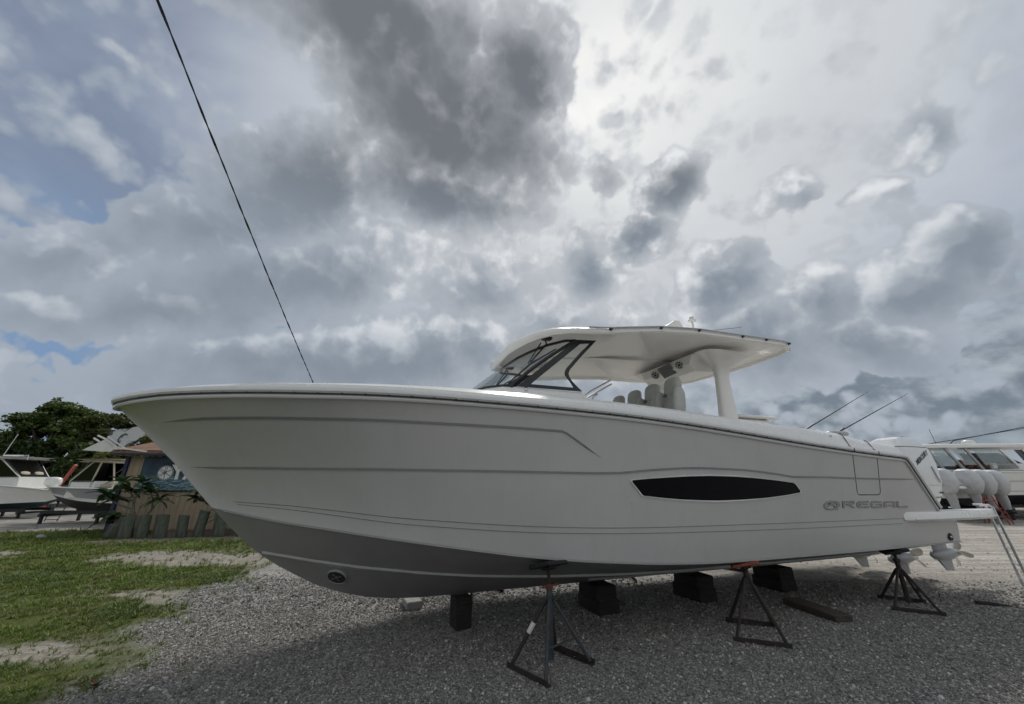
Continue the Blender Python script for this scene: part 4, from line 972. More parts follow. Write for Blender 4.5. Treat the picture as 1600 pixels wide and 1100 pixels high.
def block(loc, size, rz, mat, label, name='timber_block', grp='blocks under the keel', tilt=(0, 0)):
    mb = MB().box((0, 0, size[2]/2), size, bev=.012)
    rr = random.Random(sum(map(ord, label)))
    mb.v = [(x+rr.uniform(-.006, .006), y+rr.uniform(-.006, .006), z+(rr.uniform(-.004, .004) if 0.02 < z < size[2]-.02 else 0)) for x, y, z in mb.v]
    o = mb.build(name, mat, None, 30); o.location = loc; o.rotation_euler = (tilt[0], tilt[1], rz); return tag(o, label, 'block', grp)
k0 = .350
block(boat_w(1.90, .02), (.20, .26, .345), ang+R(6), 'timber_dark', 'single upright timber block under the keel left of the blue stand')
for i, (x, h1, l1, l2) in enumerate(((-.05, .17, 'lower', 'upper'), (-1.75, .18, 'lower', 'upper'), (-3.45, .17, 'lower', 'upper'))):
    where = ('of the stack just right of the blue stand', 'of the middle stack left of the orange padded stand', 'of the stack right of the orange padded stand')[i]
    block(boat_w(x, 0, 0), (.33, .54, h1), ang+R(3-2*i), 'timber_dark', '%s dark timber block %s' % (l1, where))
    block(boat_w(x+.02, .03, h1+.002), (.32, .50, k0-h1-.006), ang-R(2), 'timber_dark', '%s dark timber block %s' % (l2, where))
o = MB().box((0, 0, .05), (.22, .36, .10), bev=.01).build('concrete_block', 'concrete', None, 30); o.location = (-1.42, 6.32, 0); o.rotation_euler = (0, 0, R(25)); tag(o, 'small pale concrete block under the forefoot behind the keel', 'block')
pl_ = MB().box((0, 0, .045), (.26, .80, .08), bev=.012).build('timber_plank', 'timber_worn', None, 30); pl_.location = (4.10, 6.03, 0); pl_.rotation_euler = (0, 0, R(10)); tag(pl_, 'thick dark timber plank lying on the gravel under the stern', 'plank')
st_ = MB().loft([[(-.16, -.025, 0), (-.16, .03, 0), (-.16, .02, .045), (-.16, -.02, .04)], [(.02, -.03, 0), (.02, .03, 0), (.02, .02, .04), (.02, -.02, .035)], [(.22, -.008, 0), (.22, .01, 0), (.22, .006, .012), (.22, -.004, .012)]]).build('broken_stake', 'timber_dark', None, 30); st_.location = (6.85, 6.36, .004); st_.rotation_euler = (0, 0, R(-20)); tag(st_, 'short dark broken stake on the gravel near the ladder', 'stake')

def ladder():
    t = tag(empty('boarding_ladder', boat_w(-7.2, 1.42), ang), 'metal boarding ladder standing against the end of the swim platform', 'ladder')
    A0, A1 = Vector((-.18, -.10, 1.26)), Vector((-.32, -.06, 0)); B0, B1 = Vector((.14, .10, 1.26)), Vector((0.02, .16, 0))
    for a, b in ((A0, A1), (B0, B1)): MB().tube([a+Vector((.10, -.12, .03)), a+Vector((.02, -.03, .035)), a, a.lerp(b, .5), b], .019, 8).build('rail', 'stainless', t)
    for i in range(5):
        s = .14+i*.19; MB().tube([A0.lerp(A1, s), B0.lerp(B1, s)], .013, 8).build('rung', 'stainless', t)
ladder()
for (x0, x1, lab) in ((-3.32, -5.19, 'thin dark fishing rod nearer the hardtop, leaning out over the stern'), (-4.04, -6.41, 'thin dark fishing rod nearer the engines, leaning out over the stern')):
    z0, z1 = (2.30, 3.22) if x0 > -3.5 else (2.27, 3.28)
    r = tag(empty('fishing_rod', boat_w(x0, 1.2, 0), ang), lab, 'fishing rod', 'fishing rods on the boat')
    MB().tube([(0, 0, z0+.17), ((x1-x0)*.5, 0, (z0+.17+z1)/2), (x1-x0, 0, z1)], [.011, .008, .0035], 6).build('blank', 'cable_black', r)
    MB().tube([(.25, 0, z0+.06), (0, 0, z0+.17), (-.2, 0, z0+.255)], .014, 6).build('grip', 'black_trim', r)

# overhead service cable, twisted, from a pole behind the viewer to the mast on the shed
def cable(name, pts, rad, label, twist=True):
    P = [Vector(p) for p in pts]; path = []; n = 160
    for i in range(n+1):
        s = i/n; q = P[0].lerp(P[2], s); c = P[1]-P[0].lerp(P[2], P[3].x); k = 4*s*(1-s)/(4*P[3].x*(1-P[3].x)); path.append(q+c*k)
    mb = MB(); 
    for j in range(2 if twist else 1):
        mb.tube([p+Vector((math.cos(i*.9+j*math.pi), math.sin(i*.9+j*math.pi), math.sin(i*.45+j*2)))*rad*.75 for i, p in enumerate(path)], rad, 5)
    return tag(mb.build(name, 'cable_black', None), label, 'cable')
P0, P2 = Vector((-4.82, 3.46, 8.0)), Vector((-7.44, 14.0, 5.23))
E0 = P0+(P0-P2)*.62; E2 = P2+(P2-P0)*.26; E2.z += .10; sm = .45
mid = E0.lerp(E2, sm)+Vector((0, 0, -.24))
cable('overhead_cable', [E0, mid, E2, Vector((sm, 0, 0))], .0105, 'twisted black overhead cable crossing the sky from top left to the boat')
MAST_TOP = E2

# ------------------------------------------------------------------ shed with painted sign, pilings, shrubs
SHED_A = Vector((-14.45, 15.05, 0)); SHED_R = R(9); WALL_H, SHED_L, SHED_D = 2.62, 8.2, 3.6
shed = tag(empty('shed', SHED_A, SHED_R), 'tan board sided shed with blue trim and a low brown roof behind the bow', 'shed')
def siding(p0, d, length, h, name):
    """Vertical grooved boards along one wall."""
    mb = MB(); n = int(length/.20); w = length/n; prof = []
    for i in range(n): prof += [(i*w, 0), (i*w+.018, -.014), (i*w+.03, 0)] if False else [(i*w+.012, 0), (i*w+w-.012, 0), (i*w+w-.010, .014), (i*w+w+.010, .014)]
    dn = Vector((-d.y, d.x, 0))
    rows = [[tuple(p0+d*a+dn*b+Vector((0, 0, z))) for a, b in prof] for z in (0.06, h)]
    return mb.grid(rows).build(name, 'siding', shed, 0)
siding(Vector((0, 0, 0)), Vector((1, 0, 0)), SHED_L, WALL_H, 'front_wall'); siding(Vector((0, SHED_D, 0)), Vector((0, -1, 0)), SHED_D, WALL_H, 'side_wall')
MB().box((SHED_L/2, SHED_D/2+.03, WALL_H/2), (SHED_L-.06, SHED_D-.04, WALL_H-.02)).build('core', 'siding', shed, 0)
MB().box((-.02, -.03, WALL_H/2), (.12, .12, WALL_H), bev=.008).build('corner_trim', 'trim_blue', shed)
MB().box((SHED_L/2, -.42, WALL_H+.10), (SHED_L+.7, .05, .17), bev=.006).build('fascia', 'trim_blue', shed)
rf = MB(); yy = [(-.46, WALL_H+.17), (SHED_D/2, WALL_H+.72), (SHED_D+.4, WALL_H+.17)]
rf.loft([[(x, y, z) for y, z in yy]+[(x, y, z-.08) for y, z in yy[::-1]] for x in (-.35, SHED_L+.35)]); roof = rf.build('roof', 'roof_shingle', shed, 20)
for r_ in range(7):
    y = -.44+r_*.30; z = WALL_H+.175+(y+.46)*.55/2.26
    MB().box((SHED_L/2, y+.15, z+.055), (SHED_L+.69, .31, .012), Matrix.Rotation(math.atan2(.55, 2.26)-.02, 3, 'X')).build('shingle_course', 'roof_shingle', roof, 0)
MB().box((.52, -.015, .95), (.06, .035, 1.9), bev=.004).build('batten', 'siding', shed)
mp = boat_w(0, 0); d = Matrix.Rotation(-SHED_R, 3, 'Z') @ (MAST_TOP-SHED_A)
MB().tube([(d.x, d.y, WALL_H-.4), (d.x, d.y, d.z+.05)], .035, 8).build('service_mast', 'stainless', shed)
# the sign: painted sea, round emblem with crossed forks, white letters
def sign_material():
    m = bpy.data.materials.new('sign_paint'); m.use_nodes = True; k = NT(m.node_tree); b = k.n['Principled BSDF']
    P = k.new('ShaderNodeTexCoord').outputs['Object']; sep = k.new('ShaderNodeSeparateXYZ'); k.l.new(P, sep.inputs[0]); z = sep.outputs[2]
    n = k.noise(k.vm('MULTIPLY', P, (1.2, 1, 4.5)), 3.5, 7, .65, dist=.7); n2 = k.noise(P, 2.0, 5, .6)
    deep = k.mix(k.ss(n2, .35, .65), (.012, .026, .052), (.035, .075, .115)); wave = k.mix(k.ss(n, .46, .62), (.045, .11, .15), (.34, .46, .50))
    k.l.new(k.mix(k.ss(k.m('ADD', z, k.m('MULTIPLY', n2, .25)), 2.12, 1.90), deep, wave), b.inputs['Base Color']); b.inputs['Roughness'].default_value = .55
    MAT['sign_paint'] = m
sign_material()
sx0, sx1, sz0, sz1 = .52, 5.6, 1.40, 2.60
sg = MB().box(((sx0+sx1)/2, -.035, (sz0+sz1)/2), (sx1-sx0, .04, sz1-sz0), bev=.006).build('sign', 'sign_paint', shed, 0)
MB().box(((sx0+sx1)/2, -.045, sz0-.012), (sx1-sx0+.04, .05, .03), bev=.004).build('sign_edge', 'black_trim', sg)
ec = Vector((1.36, -.058, 2.03)); M = Matrix.Translation(ec) @ Matrix.Rotation(R(90), 4, 'X')
MB().lathe([(.001, 0), (.265, 0), (.265, .008), (.001, .008)], 32, M).build('emblem_disc', 'white_paint', sg)
for k_ in range(3):
    a = R(90+60*k_); mb = MB(); u = Vector((math.cos(a), math.sin(a))); v = Vector((-u.y, u.x))
    def qd(a0, a1, b0, b1): return [tuple(u*p+v*q) for p, q in ((a0, b0), (a1, b0), (a1, b1), (a0, b1))]
    for q in (qd(-.225, .05, -.010, .010), qd(.05, .225, -.036, -.020), qd(.05, .225, .020, .036), qd(.035, .055, -.036, .036)): mb.prism(q, .004, M @ Matrix.Translation((0, 0, .0085+.0012*k_)))
    mb.build('emblem_fork', 'trim_blue', sg, 0)
MB().loft([[tuple(M @ Vector((r_*math.cos(w), r_*math.sin(w), z_))) for r_, z_ in ((.238, .008), (.238, .0125), (.255, .0125), (.255, .008))] for w in [2*math.pi*i/32 for i in range(33)]], False, False).build('emblem_ring', 'trim_blue', sg)
lt = link('sign_lettering', text_mesh('sign_lettering', 'YAMAHA', .74, 'white_paint', .006, 0, .018), sg)
lt.matrix_local = Matrix.Translation((1.80+1.28, -.062, 2.03)) @ Matrix.Rotation(R(90), 4, 'X')

# torn sheet-metal sign and awning scraps lying on the roof edge
scr = tag(empty('torn_sign_panel', SHED_A+Vector((-.35, -.35, WALL_H+.2)), SHED_R), 'torn white and grey sign panel bent over the shed roof corner', 'sign panel')
def splotch_material():
    m = bpy.data.materials.new('torn_print'); m.use_nodes = True; k = NT(m.node_tree); b = k.n['Principled BSDF']
    P = k.new('ShaderNodeTexCoord').outputs['Object']; n = k.noise(P, 2.4, 5, .6, dist=.5)
    k.l.new(k.mix(k.ss(n, .50, .54), (.52, .53, .54), (.07, .075, .085)), b.inputs['Base Color']); b.inputs['Roughness'].default_value = .5; MAT['torn_print'] = m
splotch_material()
def sheet(pts, th=.02): 
    n = len(pts); mb = MB(); q = [Vector(p)+Vector((0, th, .004)) for p in pts]
    return mb.add(list(pts)+q, [tuple(range(n)), tuple(range(2*n-1, n-1, -1))]+[(i, (i+1) % n, n+(i+1) % n, n+i) for i in range(n)])
sheet([(-.28, -.1, .42), (.02, -.05, .10), (.42, 0, .16), (.62, .05, .42), (1.0, .1, .72), (.72, .1, .98), (.2, 0, .80), (-.26, -.08, .74)]).build('panel', 'torn_print', scr, 0)
sheet([(-.95, -.12, -.02), (-.28, -.1, .42), (.05, -.06, .08), (.22, -.05, -.04), (-.3, -.1, -.06)]).build('flap', 'white_paint', scr, 0)
for a, b in (((-.25, -.14, .48), (.45, -.05, .02)), ((-.30, -.14, .40), (.30, -.06, -.02)), ((.1, -.2, .10), (1.3, -.15, -.06)), ((-.62, -.1, .52), (-.35, -.1, .40)), ((-.72, -.1, .42), (-.5, -.1, .30))):
    MB().box((Vector(a)+Vector(b))/2, ((Vector(b)-Vector(a)).length, .03, .05), (Vector(b)-Vector(a)).to_track_quat('X', 'Z').to_matrix()).build('strut', 'white_paint', scr, 0)
MB().tube([(-.75+.42*math.cos(w), -.2, .28+.34*math.sin(w)) for w in [R(70)+R(200)*i/14 for i in range(15)]], .009, 6).build('hoop', 'cable_black', scr)

PIL = [(-12.72, 13.42, .42, .20, 15), (-12.30, 13.42, .64, .195, -9), (-11.84, 13.50, .66, .165, -4), (-11.34, 13.60, .68, .18, -3), (-10.76, 13.74, .66, .15, -2), (-10.30, 13.84, .80, .15, 6), (-9.66, 13.92, .88, .18, -6), (-9.02, 14.05, .55, .13, 2)]
PL = ['leftmost piling stub, low and tipped over', 'second piling from the left, dark green and thick', 'third piling from the left, narrower than its neighbours', 'fourth piling from the left, square topped', 'fifth piling from the left, standing alone', 'sixth piling from the left, tall and leaning', 'tallest piling, seventh from the left beside the shrub', 'short piling nearest the bow of the grey boat']
for (x, y, h, r_, ln), lab in zip(PIL, PL):
    rr = random.Random(int(x*100)); n = 14
    rg = [[(r_*(1+.05*math.sin(3*w+x)+.03*rr.uniform(-1, 1))*math.cos(w)*(1+.02*rr.uniform(-1, 1)), r_*math.sin(w)*(1+.04*rr.uniform(-1, 1)), z-.08+(.03*math.cos(w+x) if j == 3 else 0)) for w in [2*math.pi*k/n for k in range(n)]] for j, z in enumerate((0, h*.4, h*.75, h+.08))]
    o = MB().loft(rg).build('piling_post', 'piling', None, 45); o.location = (x, y, 0); o.rotation_euler = (R(rr.uniform(-4, 4)), R(ln), rr.uniform(0, 6)*0)
    tag(o, lab, 'post', 'piling stubs in front of the shed')

# plumeria shrubs: bare forked branches with rosettes of long leaves
leaf_me = None
def make_leaf():
    rows = []
    for i in range(6):
        s = i/5; w = .052*math.sin(math.pi*min(1, s*.93+.05))**.8+.003; rows.append([(s*.34, -w, .02*math.sin(math.pi*s)-.10*s*s+.012), (s*.34, 0, .02*math.sin(math.pi*s)-.10*s*s), (s*.34, w, .02*math.sin(math.pi*s)-.10*s*s+.012)])
    return MB().grid(rows).mesh('leaf', 'plumeria_leaf', 60)
leaf_me = make_leaf()
def plumeria(loc, branches, label, seed):
    t = tag(empty('plumeria_shrub', loc), label, 'shrub', 'plumeria shrubs by the shed'); rr = random.Random(seed)
    mb = MB()
    for pts, r0, r1 in branches:
        n = len(pts); mb.tube(pts, [r0+(r1-r0)*i/(n-1) for i in range(n)], 7)
    mb.build('branches', 'plumeria_bark', t)
    for pts, r0, r1 in branches:
        tip = Vector(pts[-1]); d = (tip-Vector(pts[-2])).normalized()
        for k in range(rr.randint(13, 18)):
            o = link('leaf', leaf_me, t); a = k*2.4+rr.uniform(-.3, .3); s = rr.uniform(1.1, 1.7)
            el = rr.uniform(-.35, .75)
            o.location = tip-d*rr.uniform(0, .10); o.scale = (s, s, s); o.rotation_euler = (rr.uniform(-.3, .3), -el, a)
    return t
plumeria((-12.75, 14.30, 0), [([(-.42, 0, 1.1), (-.8, -.2, 1.25), (-1.2, -.3, 1.30)], .03, .022), ([(0, 0, 0), (-.10, 0, .45), (-.35, .02, .80), (-.42, 0, 1.15), (-.60, -.05, 1.42)], .055, .028), ([(-.42, 0, 1.1), (-.25, 0, 1.35), (-.20, -.05, 1.72)], .035, .026), ([(-.35, .02, .8), (-.75, -.1, .95), (-1.05, -.15, 1.12)], .035, .024),
    ([(-.6, -.05, 1.35), (-.85, -.1, 1.55), (-.92, -.1, 1.72)], .028, .022), ([(0, 0, .3), (.35, -.05, .8), (.52, -.1, 1.05), (.60, -.1, 1.15)], .04, .022), ([(.35, -.05, .8), (.30, -.05, 1.15), (.15, -.1, 1.40)], .03, .022), ([(-.1, 0, .5), (-.5, -.2, .55), (-.8, -.3, .45)], .03, .02), ([(0, 0, .2), (-.25, -.3, .4), (-.55, -.4, .62)], .03, .02)],
    'leafy plumeria shrub at the left corner of the shed in front of the sign', 4)
plumeria((-9.45, 14.6, 0), [([(0, 0, 0), (-.05, 0, .4), (-.55, -.05, .75), (-1.2, -.05, 1.0), (-1.75, -.08, 1.12)], .055, .026), ([(-1.2, -.05, 1.0), (-1.28, -.05, 1.25), (-1.2, -.1, 1.48)], .03, .024), ([(-.55, -.05, .75), (-.70, -.05, 1.15), (-.75, -.05, 1.55)], .032, .024), ([(0, 0, .3), (-.15, 0, .8), (-.25, -.05, 1.18)], .035, .024), ([(0, 0, .3), (.2, -.1, .62), (.30, -.1, .9)], .035, .024), ([(-1.28, -.05, 1.2), (-1.5, -.1, 1.36), (-1.6, -.1, 1.45)], .026, .02), ([(0, 0, .15), (-.3, -.2, .35), (-.45, -.3, .6)], .03, .02)],
    'sparse plumeria shrub with bare forked stems beside the bow', 9)

# a white stone in the grass, a dark seedling at the lower left
o = MB().loft(rounded(0, 0, .07, .13, .11, .075, 0, 10, 2.2)).build('white_rock', 'concrete', None, 60); o.location = (-14.7, 13.2, 0); tag(o, 'small pale rock lying in the grass at the left', 'rock')
sd = tag(empty('seedling', (-3.47, 3.92, 0)), 'small dark green weed with a red leaf at the lower left corner', 'weed'); rr = random.Random(2)
for k in range(9):
    a = k*2.4; rows = []
    for i in range(4):
        s = i/3; w = .016*math.sin(math.pi*min(1, s*.9+.1)); d = Vector((math.cos(a), math.sin(a), 0)); sv = Vector((-d.y, d.x, 0)); p = d*.085*s+Vector((0, 0, .03+.04*math.sin(s*1.8)+.012*(k % 3))); rows.append([p-sv*w, p, p+sv*w])
    MB().grid(rows).build('leaf', 'red_ceramic' if k == 1 else 'oak_leaf_dark', sd, 60)
MB().tube([(0, 0, -.01), (0, 0, .05)], .004, 5).build('stem', 'bark', sd)

# ------------------------------------------------------------------ other boats in the yard
def yard_boat(loc, heading, L, B, z0, zs, label, hull_mat='boat_white', bot_mat='bottom_paint_black', bow_drop=0.0, band=None, chine_f=.45):
    """Hull with bottom, deck and gunwale; +x is the bow, origin on the ground under the transom."""
    t = tag(empty('moored_boat', loc, heading), label, 'boat', 'other boats stored in the yard')
    st = [i/22 for i in range(23)]
    def hb(s): return B/2*(1-max(0, (s-.40)/.60)**2.3)*(.93+.07*min(1, s*4))
    def kz(s): return z0+(zs-z0)*max(0, (s-.72)/.28)**2.2*.92
    def sz(s): return zs*(1+.06*s*s)-bow_drop*max(0, (s-.45)/.55)**1.8
    def cz(s): return z0+(sz(s)-z0)*(chine_f*.72+.35*s**3)
    top, bot, bnd = [], [], []
    for s in st:
        x = L*s; k = min(kz(s), sz(s)-.02); c = max(cz(s), k); b = max(hb(s), .012); bc = b*(.86-.55*max(0, (s-.5)/.5)**1.5)
        zz = [c+(sz(s)-c)*j/5 for j in range(6)]
        top.append([(x+(.10*j if s > .9 else 0)*s*.3, bc+(b-bc)*(j/5)**1.3, z) for j, z in enumerate(zz)])
        bot.append([(x, bc*j/4, k+(c-k)*j/4) for j in range(5)])
    for nm, rows, m in (('hull', top, hull_mat), ('hull_bottom', bot, bot_mat)):
        mb = MB()
        for sg_ in (1, -1): mb.grid([[(x, sg_*y, z) for x, y, z in r] for r in rows])
        r0 = rows[0]; mb.add([p for p in r0]+[(x, -y, z) for x, y, z in r0[::-1]], [tuple(range(2*len(r0)))])
        mb.build(nm, m, t, 40)
    MB().grid([[(r[-1][0], y*r[-1][1], r[-1][2]-.05+.03*(1-y*y)) for y in (-1, -.5, 0, .5, 1)] for r in top]).build('deck', 'boat_white', t, 40)
    path = [r[-1] for r in top]; 
    MB().tube(path+[(x, -y, z) for x, y, z in path[::-1]], .035, 6).build('gunwale', 'boat_white', t)
    if band:
        for sg_ in (1, -1): MB().loft([[(r[1][0], sg_*(r[1][1]+.02), r[1][2]+.02), (r[0][0], sg_*(r[0][1]+.012), r[0][2]+.01), (r[1][0], sg_*(r[1][1]-.1), r[1][2])] for r in top]).build('hull_band', band, t)
    return t
def quad_slab(name, corners, th, mat, parent):
    n = (Vector(corners[1])-Vector(corners[0])).cross(Vector(corners[2])-Vector(corners[0])).normalized()*th
    return MB().loft([[Vector(c) for c in corners], [Vector(c)+n for c in corners]]).build(name, mat, parent, 20)
def t_top(t, x0, x1, y, zr, zb, glass_m='dark_glass', roof='boat_white', thick=.10, wind=True, frame='boat_white', rake=.45):
    rg = []
    for z, g in ((zr-thick, -.10), (zr-thick*.6, .0), (zr-.02, -.01), (zr+.02, -.18)):
        rg.append([(cx+math.copysign(g, cx-(x0+x1)/2)*1, cy+math.copysign(g, cy), z) for cx, cy in ((x0, -y*.75), (x0, y*.75), (x0+.12, y*.95), (x0+.3, y), (x1-.5, y), (x1-.2, y*.9), (x1, y*.55), (x1, -y*.55), (x1-.2, -y*.9), (x1-.5, -y), (x0+.3, -y), (x0+.12, -y*.95))])
    rf = MB().loft(rg).build('t_top', roof, t, 40)
    for sg_ in (1, -1):
        for xa, xb in ((x1-.25-rake, x1+.25), (x0+.30, x0+.15), ((x0+x1)/2-.1, (x0+x1)/2+.2)):
            MB().tube([(xb, sg_*y*.72, zb-.5), (xb-.02, sg_*y*.75, zb), (xa, sg_*y*.86, zr-thick)], .035, 6).build('t_top_leg', frame, t)
    if wind:
        w = quad_slab('windscreen', [(x1+.24, -y*.72, zb), (x1+.24, y*.72, zb), (x1-.22-rake*.8, y*.84, zr-thick-.02), (x1-.22-rake*.8, -y*.84, zr-thick-.02)], .012, glass_m, t)
        for sg_ in (1, -1):
            sw = quad_slab('side_screen', [(x1+.20, sg_*y*.73, zb), ((x0+x1)/2+.1, sg_*y*.75, zb), ((x0+x1)/2+.0, sg_*y*.85, zr-thick-.05), (x1-.22-rake*.8, sg_*y*.85, zr-thick-.05)], .012, glass_m, t)
            MB().tube([(x1+.22, sg_*y*.73, zb), (x1-.2-rake*.8, sg_*y*.85, zr-thick)], .04, 6).tube([(x1+.2, sg_*y*.74, zb), ((x0+x1)/2+.1, sg_*y*.76, zb)], .03, 6).build('screen_frame', 'black_trim', sw)
    MB().loft([[(x1+.30, -y*.74, zb-.7), (x1+.30, y*.74, zb-.7), ((x0+x1)/2, y*.74, zb-.7), ((x0+x1)/2, -y*.74, zb-.7)], [(x1+.24, -y*.73, zb), (x1+.24, y*.73, zb), ((x0+x1)/2+.05, y*.74, zb), ((x0+x1)/2+.05, -y*.74, zb)]]).build('console', 'boat_white', t, 20)
    return rf
def outboard(t, x, y, z, s=1.0, wrap='engine_white', leg='engine_grey'):
    e = MB().loft([superring(z+a*s, x+(b+5.7)*s, x+(c+5.7)*s, h*s, y, 14, 3.0) for a, b, c, h in ((0, -5.42, -5.98, .17), (.12, -5.32, -6.08, .24), (.45, -5.24, -6.2, .285), (.78, -5.26, -6.12, .28), (.98, -5.36, -5.96, .22), (1.05, -5.5, -5.78, .10))]).build('outboard_engine', wrap, t, 40)
    MB().loft([superring(z+a*s, x+(b+5.7)*s, x+(c+5.7)*s, h*s, y, 12, 2.4) for a, b, c, h in ((.05, -5.5, -5.95, .15), (-.3, -5.62, -5.98, .10), (-.62, -5.66, -5.96, .06))]).build('leg', leg, e, 40)
    lu = MB().loft([[(x+.2*s-q*s, y+r*s*math.cos(w), z-.72*s+r*s*math.sin(w)) for w in [2*math.pi*k/10 for k in range(10)]] for q, r in ((0, .01), (.1, .07), (.35, .085), (.6, .05))]); lu.box((x-.15*s, y, z-.88*s), (.22*s, .02, .26*s)); lu.build('gearcase', 'engine_dark', e, 40)
    return e
def bunk_stand(t_loc, heading, L, B, h, label, name='boat_cradle'):
    t = tag(empty(name, t_loc, heading), label, 'cradle', 'cradles under stored boats')
    for y in (-B*.32, B*.32): MB().box((L*.5, y, h-.06), (L, .12, .14), bev=.01).build('bunk', 'bottom_paint_black', t)
    for x in (.15, L*.5, L-.15):
        MB().box((x, 0, h-.18), (.12, B*.8, .10), bev=.01).build('cross_beam', 'bottom_paint_black', t)
        for y in (-B*.34, B*.34): MB().box((x, y, (h-.22)/2), (.10, .10, h-.22), bev=.008).build('leg', 'bottom_paint_black', t)
    return t

# left, nearest the frame edge: white boat with a T-top, teal bottom
HD = R(8)
b1 = yard_boat((-30.4, 20.6, 0), HD, 7.4, 2.5, .42, 1.60, 'white boat with dark windscreen and teal bottom at the left edge', 'boat_white', 'bottom_paint_teal', .55, None, .20)
t_top(b1, 2.7, 5.0, 1.0, 2.95, 1.98, 'dark_glass', rake=.5)
for y in (-.35, .35):
    MB().loft(rounded(4.95, y, 1.95, .16, .28, .30, -.1)).build('seat', 'upholstery_tan', b1, 60)
MB().loft(rounded(6.05, .15, 1.74, .34, .22, .24)).build('bow_cushion', 'boat_white', b1, 60)
MB().tube([(5.0, -.9, 2.98), (5.4, -.9, 3.02), (5.42, -.9, 2.8)], .03, 6).build('rod_holder', 'stainless', b1)
MB().tube([(3.4, 0, 2.98), (3.6, .1, 4.2)], .012, 5).build('antenna', 'white_paint', b1)
MB().box((3.9, 0, 3.05), (.9, .10, .08), bev=.02).build('radar_bar', 'boat_white', b1)
bunk_stand((-29.0, 20.8, 0), HD, 4.6, 2.3, .44, 'low black cradle under the white boat at the left edge')
# second from the left: grey sided boat, bow to the left
HD2 = R(178)
b2 = yard_boat((-14.2, 18.9, 0), HD2, 7.5, 2.5, .50, 1.42, 'boat with grey upper hull and cream canopy half hidden by the shed', 'boat_grey', 'bottom_paint_black', .0, 'boat_white')
t_top(b2, 3.6, 5.55, 1.0, 2.68, 1.75, 'dark_glass', 'canvas_cream', rake=.45, frame='canvas_cream')
MB().loft(rounded(5.2, 0, 1.55, .8, .6, .12)).build('bow_cushion', 'upholstery_tan', b2, 60)
MB().loft(rounded(6.0, .3, 1.47, .5, .30, .10)).build('stowed_cover', 'black_trim', b2, 60)
bunk_stand((-20.6, 18.9, 0), 0, 5.2, 2.3, .52, 'black wooden cradle under the grey sided boat beside the shed')
# third: small white boat far off between them
b3 = yard_boat((-36.8, 31.5, 0), R(5), 6.0, 2.2, .55, 1.55, 'small distant white boat with a canopy between the two nearer boats', 'boat_white', 'bottom_paint_black', .0)
t_top(b3, 2.0, 3.6, .85, 2.65, 1.85, 'dark_glass')
bunk_stand((-36.4, 31.5, 0), R(5), 4.4, 2.0, .56, 'distant black cradle under the small white boat')
o = MB().box((0, 0, .9), (.16, .16, 1.8), bev=.02).build('leaning_post', 'faded_red', None); o.location = (-31.3, 27.5, 0); o.rotation_euler = (R(8), R(33), 0); tag(o, 'faded red post leaning over between the boats on the left', 'post')
o.scale = (1, 1, 1.9)
stp = tag(empty('step_stool', (-21.2, 19.2, 0), R(10)), 'thin grey step frame on the ground under the left boats', 'step')
for x in (-.25, .25): MB().tube([(x, 0, 0), (x, .25, .75)], .02, 6).build('rail', 'engine_dark', stp)
for s in (.1, .9): MB().tube([(-.25, .25*s, .75*s), (.25, .25*s, .75*s)], .018, 6).build('rung', 'engine_dark', stp)

# right: boat seen from astern with shrink-wrapped engines; another hull beside it
r3 = yard_boat((21.75, 19.6, 0), R(97), 9.5, 3.0, .62, 1.75, 'boat seen from astern with four wrapped white outboard engines on the right', 'boat_white', 'bottom_paint_black', -.2)
for i, y in enumerate((1.75, .42, -.28, -.98)):
    e = outboard(r3, -.55, y, 1.22-.02*i, 1.05, 'shrink_wrap', 'engine_grey')
    for q in range(4): MB().tube([(-.95+.12*q, y+.30, 1.35+.14*q), (-.6+.1*q, y+.315, 1.62+.10*q), (-.25+.06*q, y+.29, 1.55+.18*q)], .012, 5).build('wrap_fold', 'shrink_wrap', e)
    MB().box((-.62, y, 2.05), (.5, .012, .03), bev=.004).build('wrap_strap', 'engine_dark', e)
MB().box((-.25, 1.12, 1.46), (.9, .62, .12), bev=.03).build('swim_platform', 'boat_white', r3)
bunk_stand((21.7, 19.9, 0), R(97), 7.5, 2.7, .66, 'black cradle under the boat with four wrapped engines')
HR = R(16)
r5 = yard_boat((23.0, 20.6, 0), HR, 11.5, 3.0, .62, 2.18, 'plain white hull cut off by the right edge, next to the wrapped engines', 'boat_white', 'bottom_paint_black', -.2)
for z in (1.75, 1.30):
    MB().tube([(.2, -1.42, z), (3, -1.50, z+.02), (6, -1.47, z+.05)], .012, 5).build('hull_line', 'groove_grey', r5)
ld = bunk_stand((23.6, 20.8, 0), HR, 7.5, 2.7, .66, 'black trailer frame under the boat at the right edge', 'boat_trailer')
for x in (1.6, 2.4):
    for y in (-1.25, 1.25):
        w = MB().lathe([(.001, -.10), (.2, -.10), (.31, -.08), (.33, 0), (.31, .08), (.2, .10), (.001, .10)], 18, Matrix.Translation((x, y, .33)) @ Matrix.Rotation(R(90), 4, 'X')).build('wheel', 'tyre', ld)
        MB().lathe([(.001, -.105), (.17, -.105), (.15, -.09), (.15, .09), (.17, .105), (.001, .105)], 14, Matrix.Translation((x, y, .33)) @ Matrix.Rotation(R(90), 4, 'X')).build('rim', 'white_paint', w)
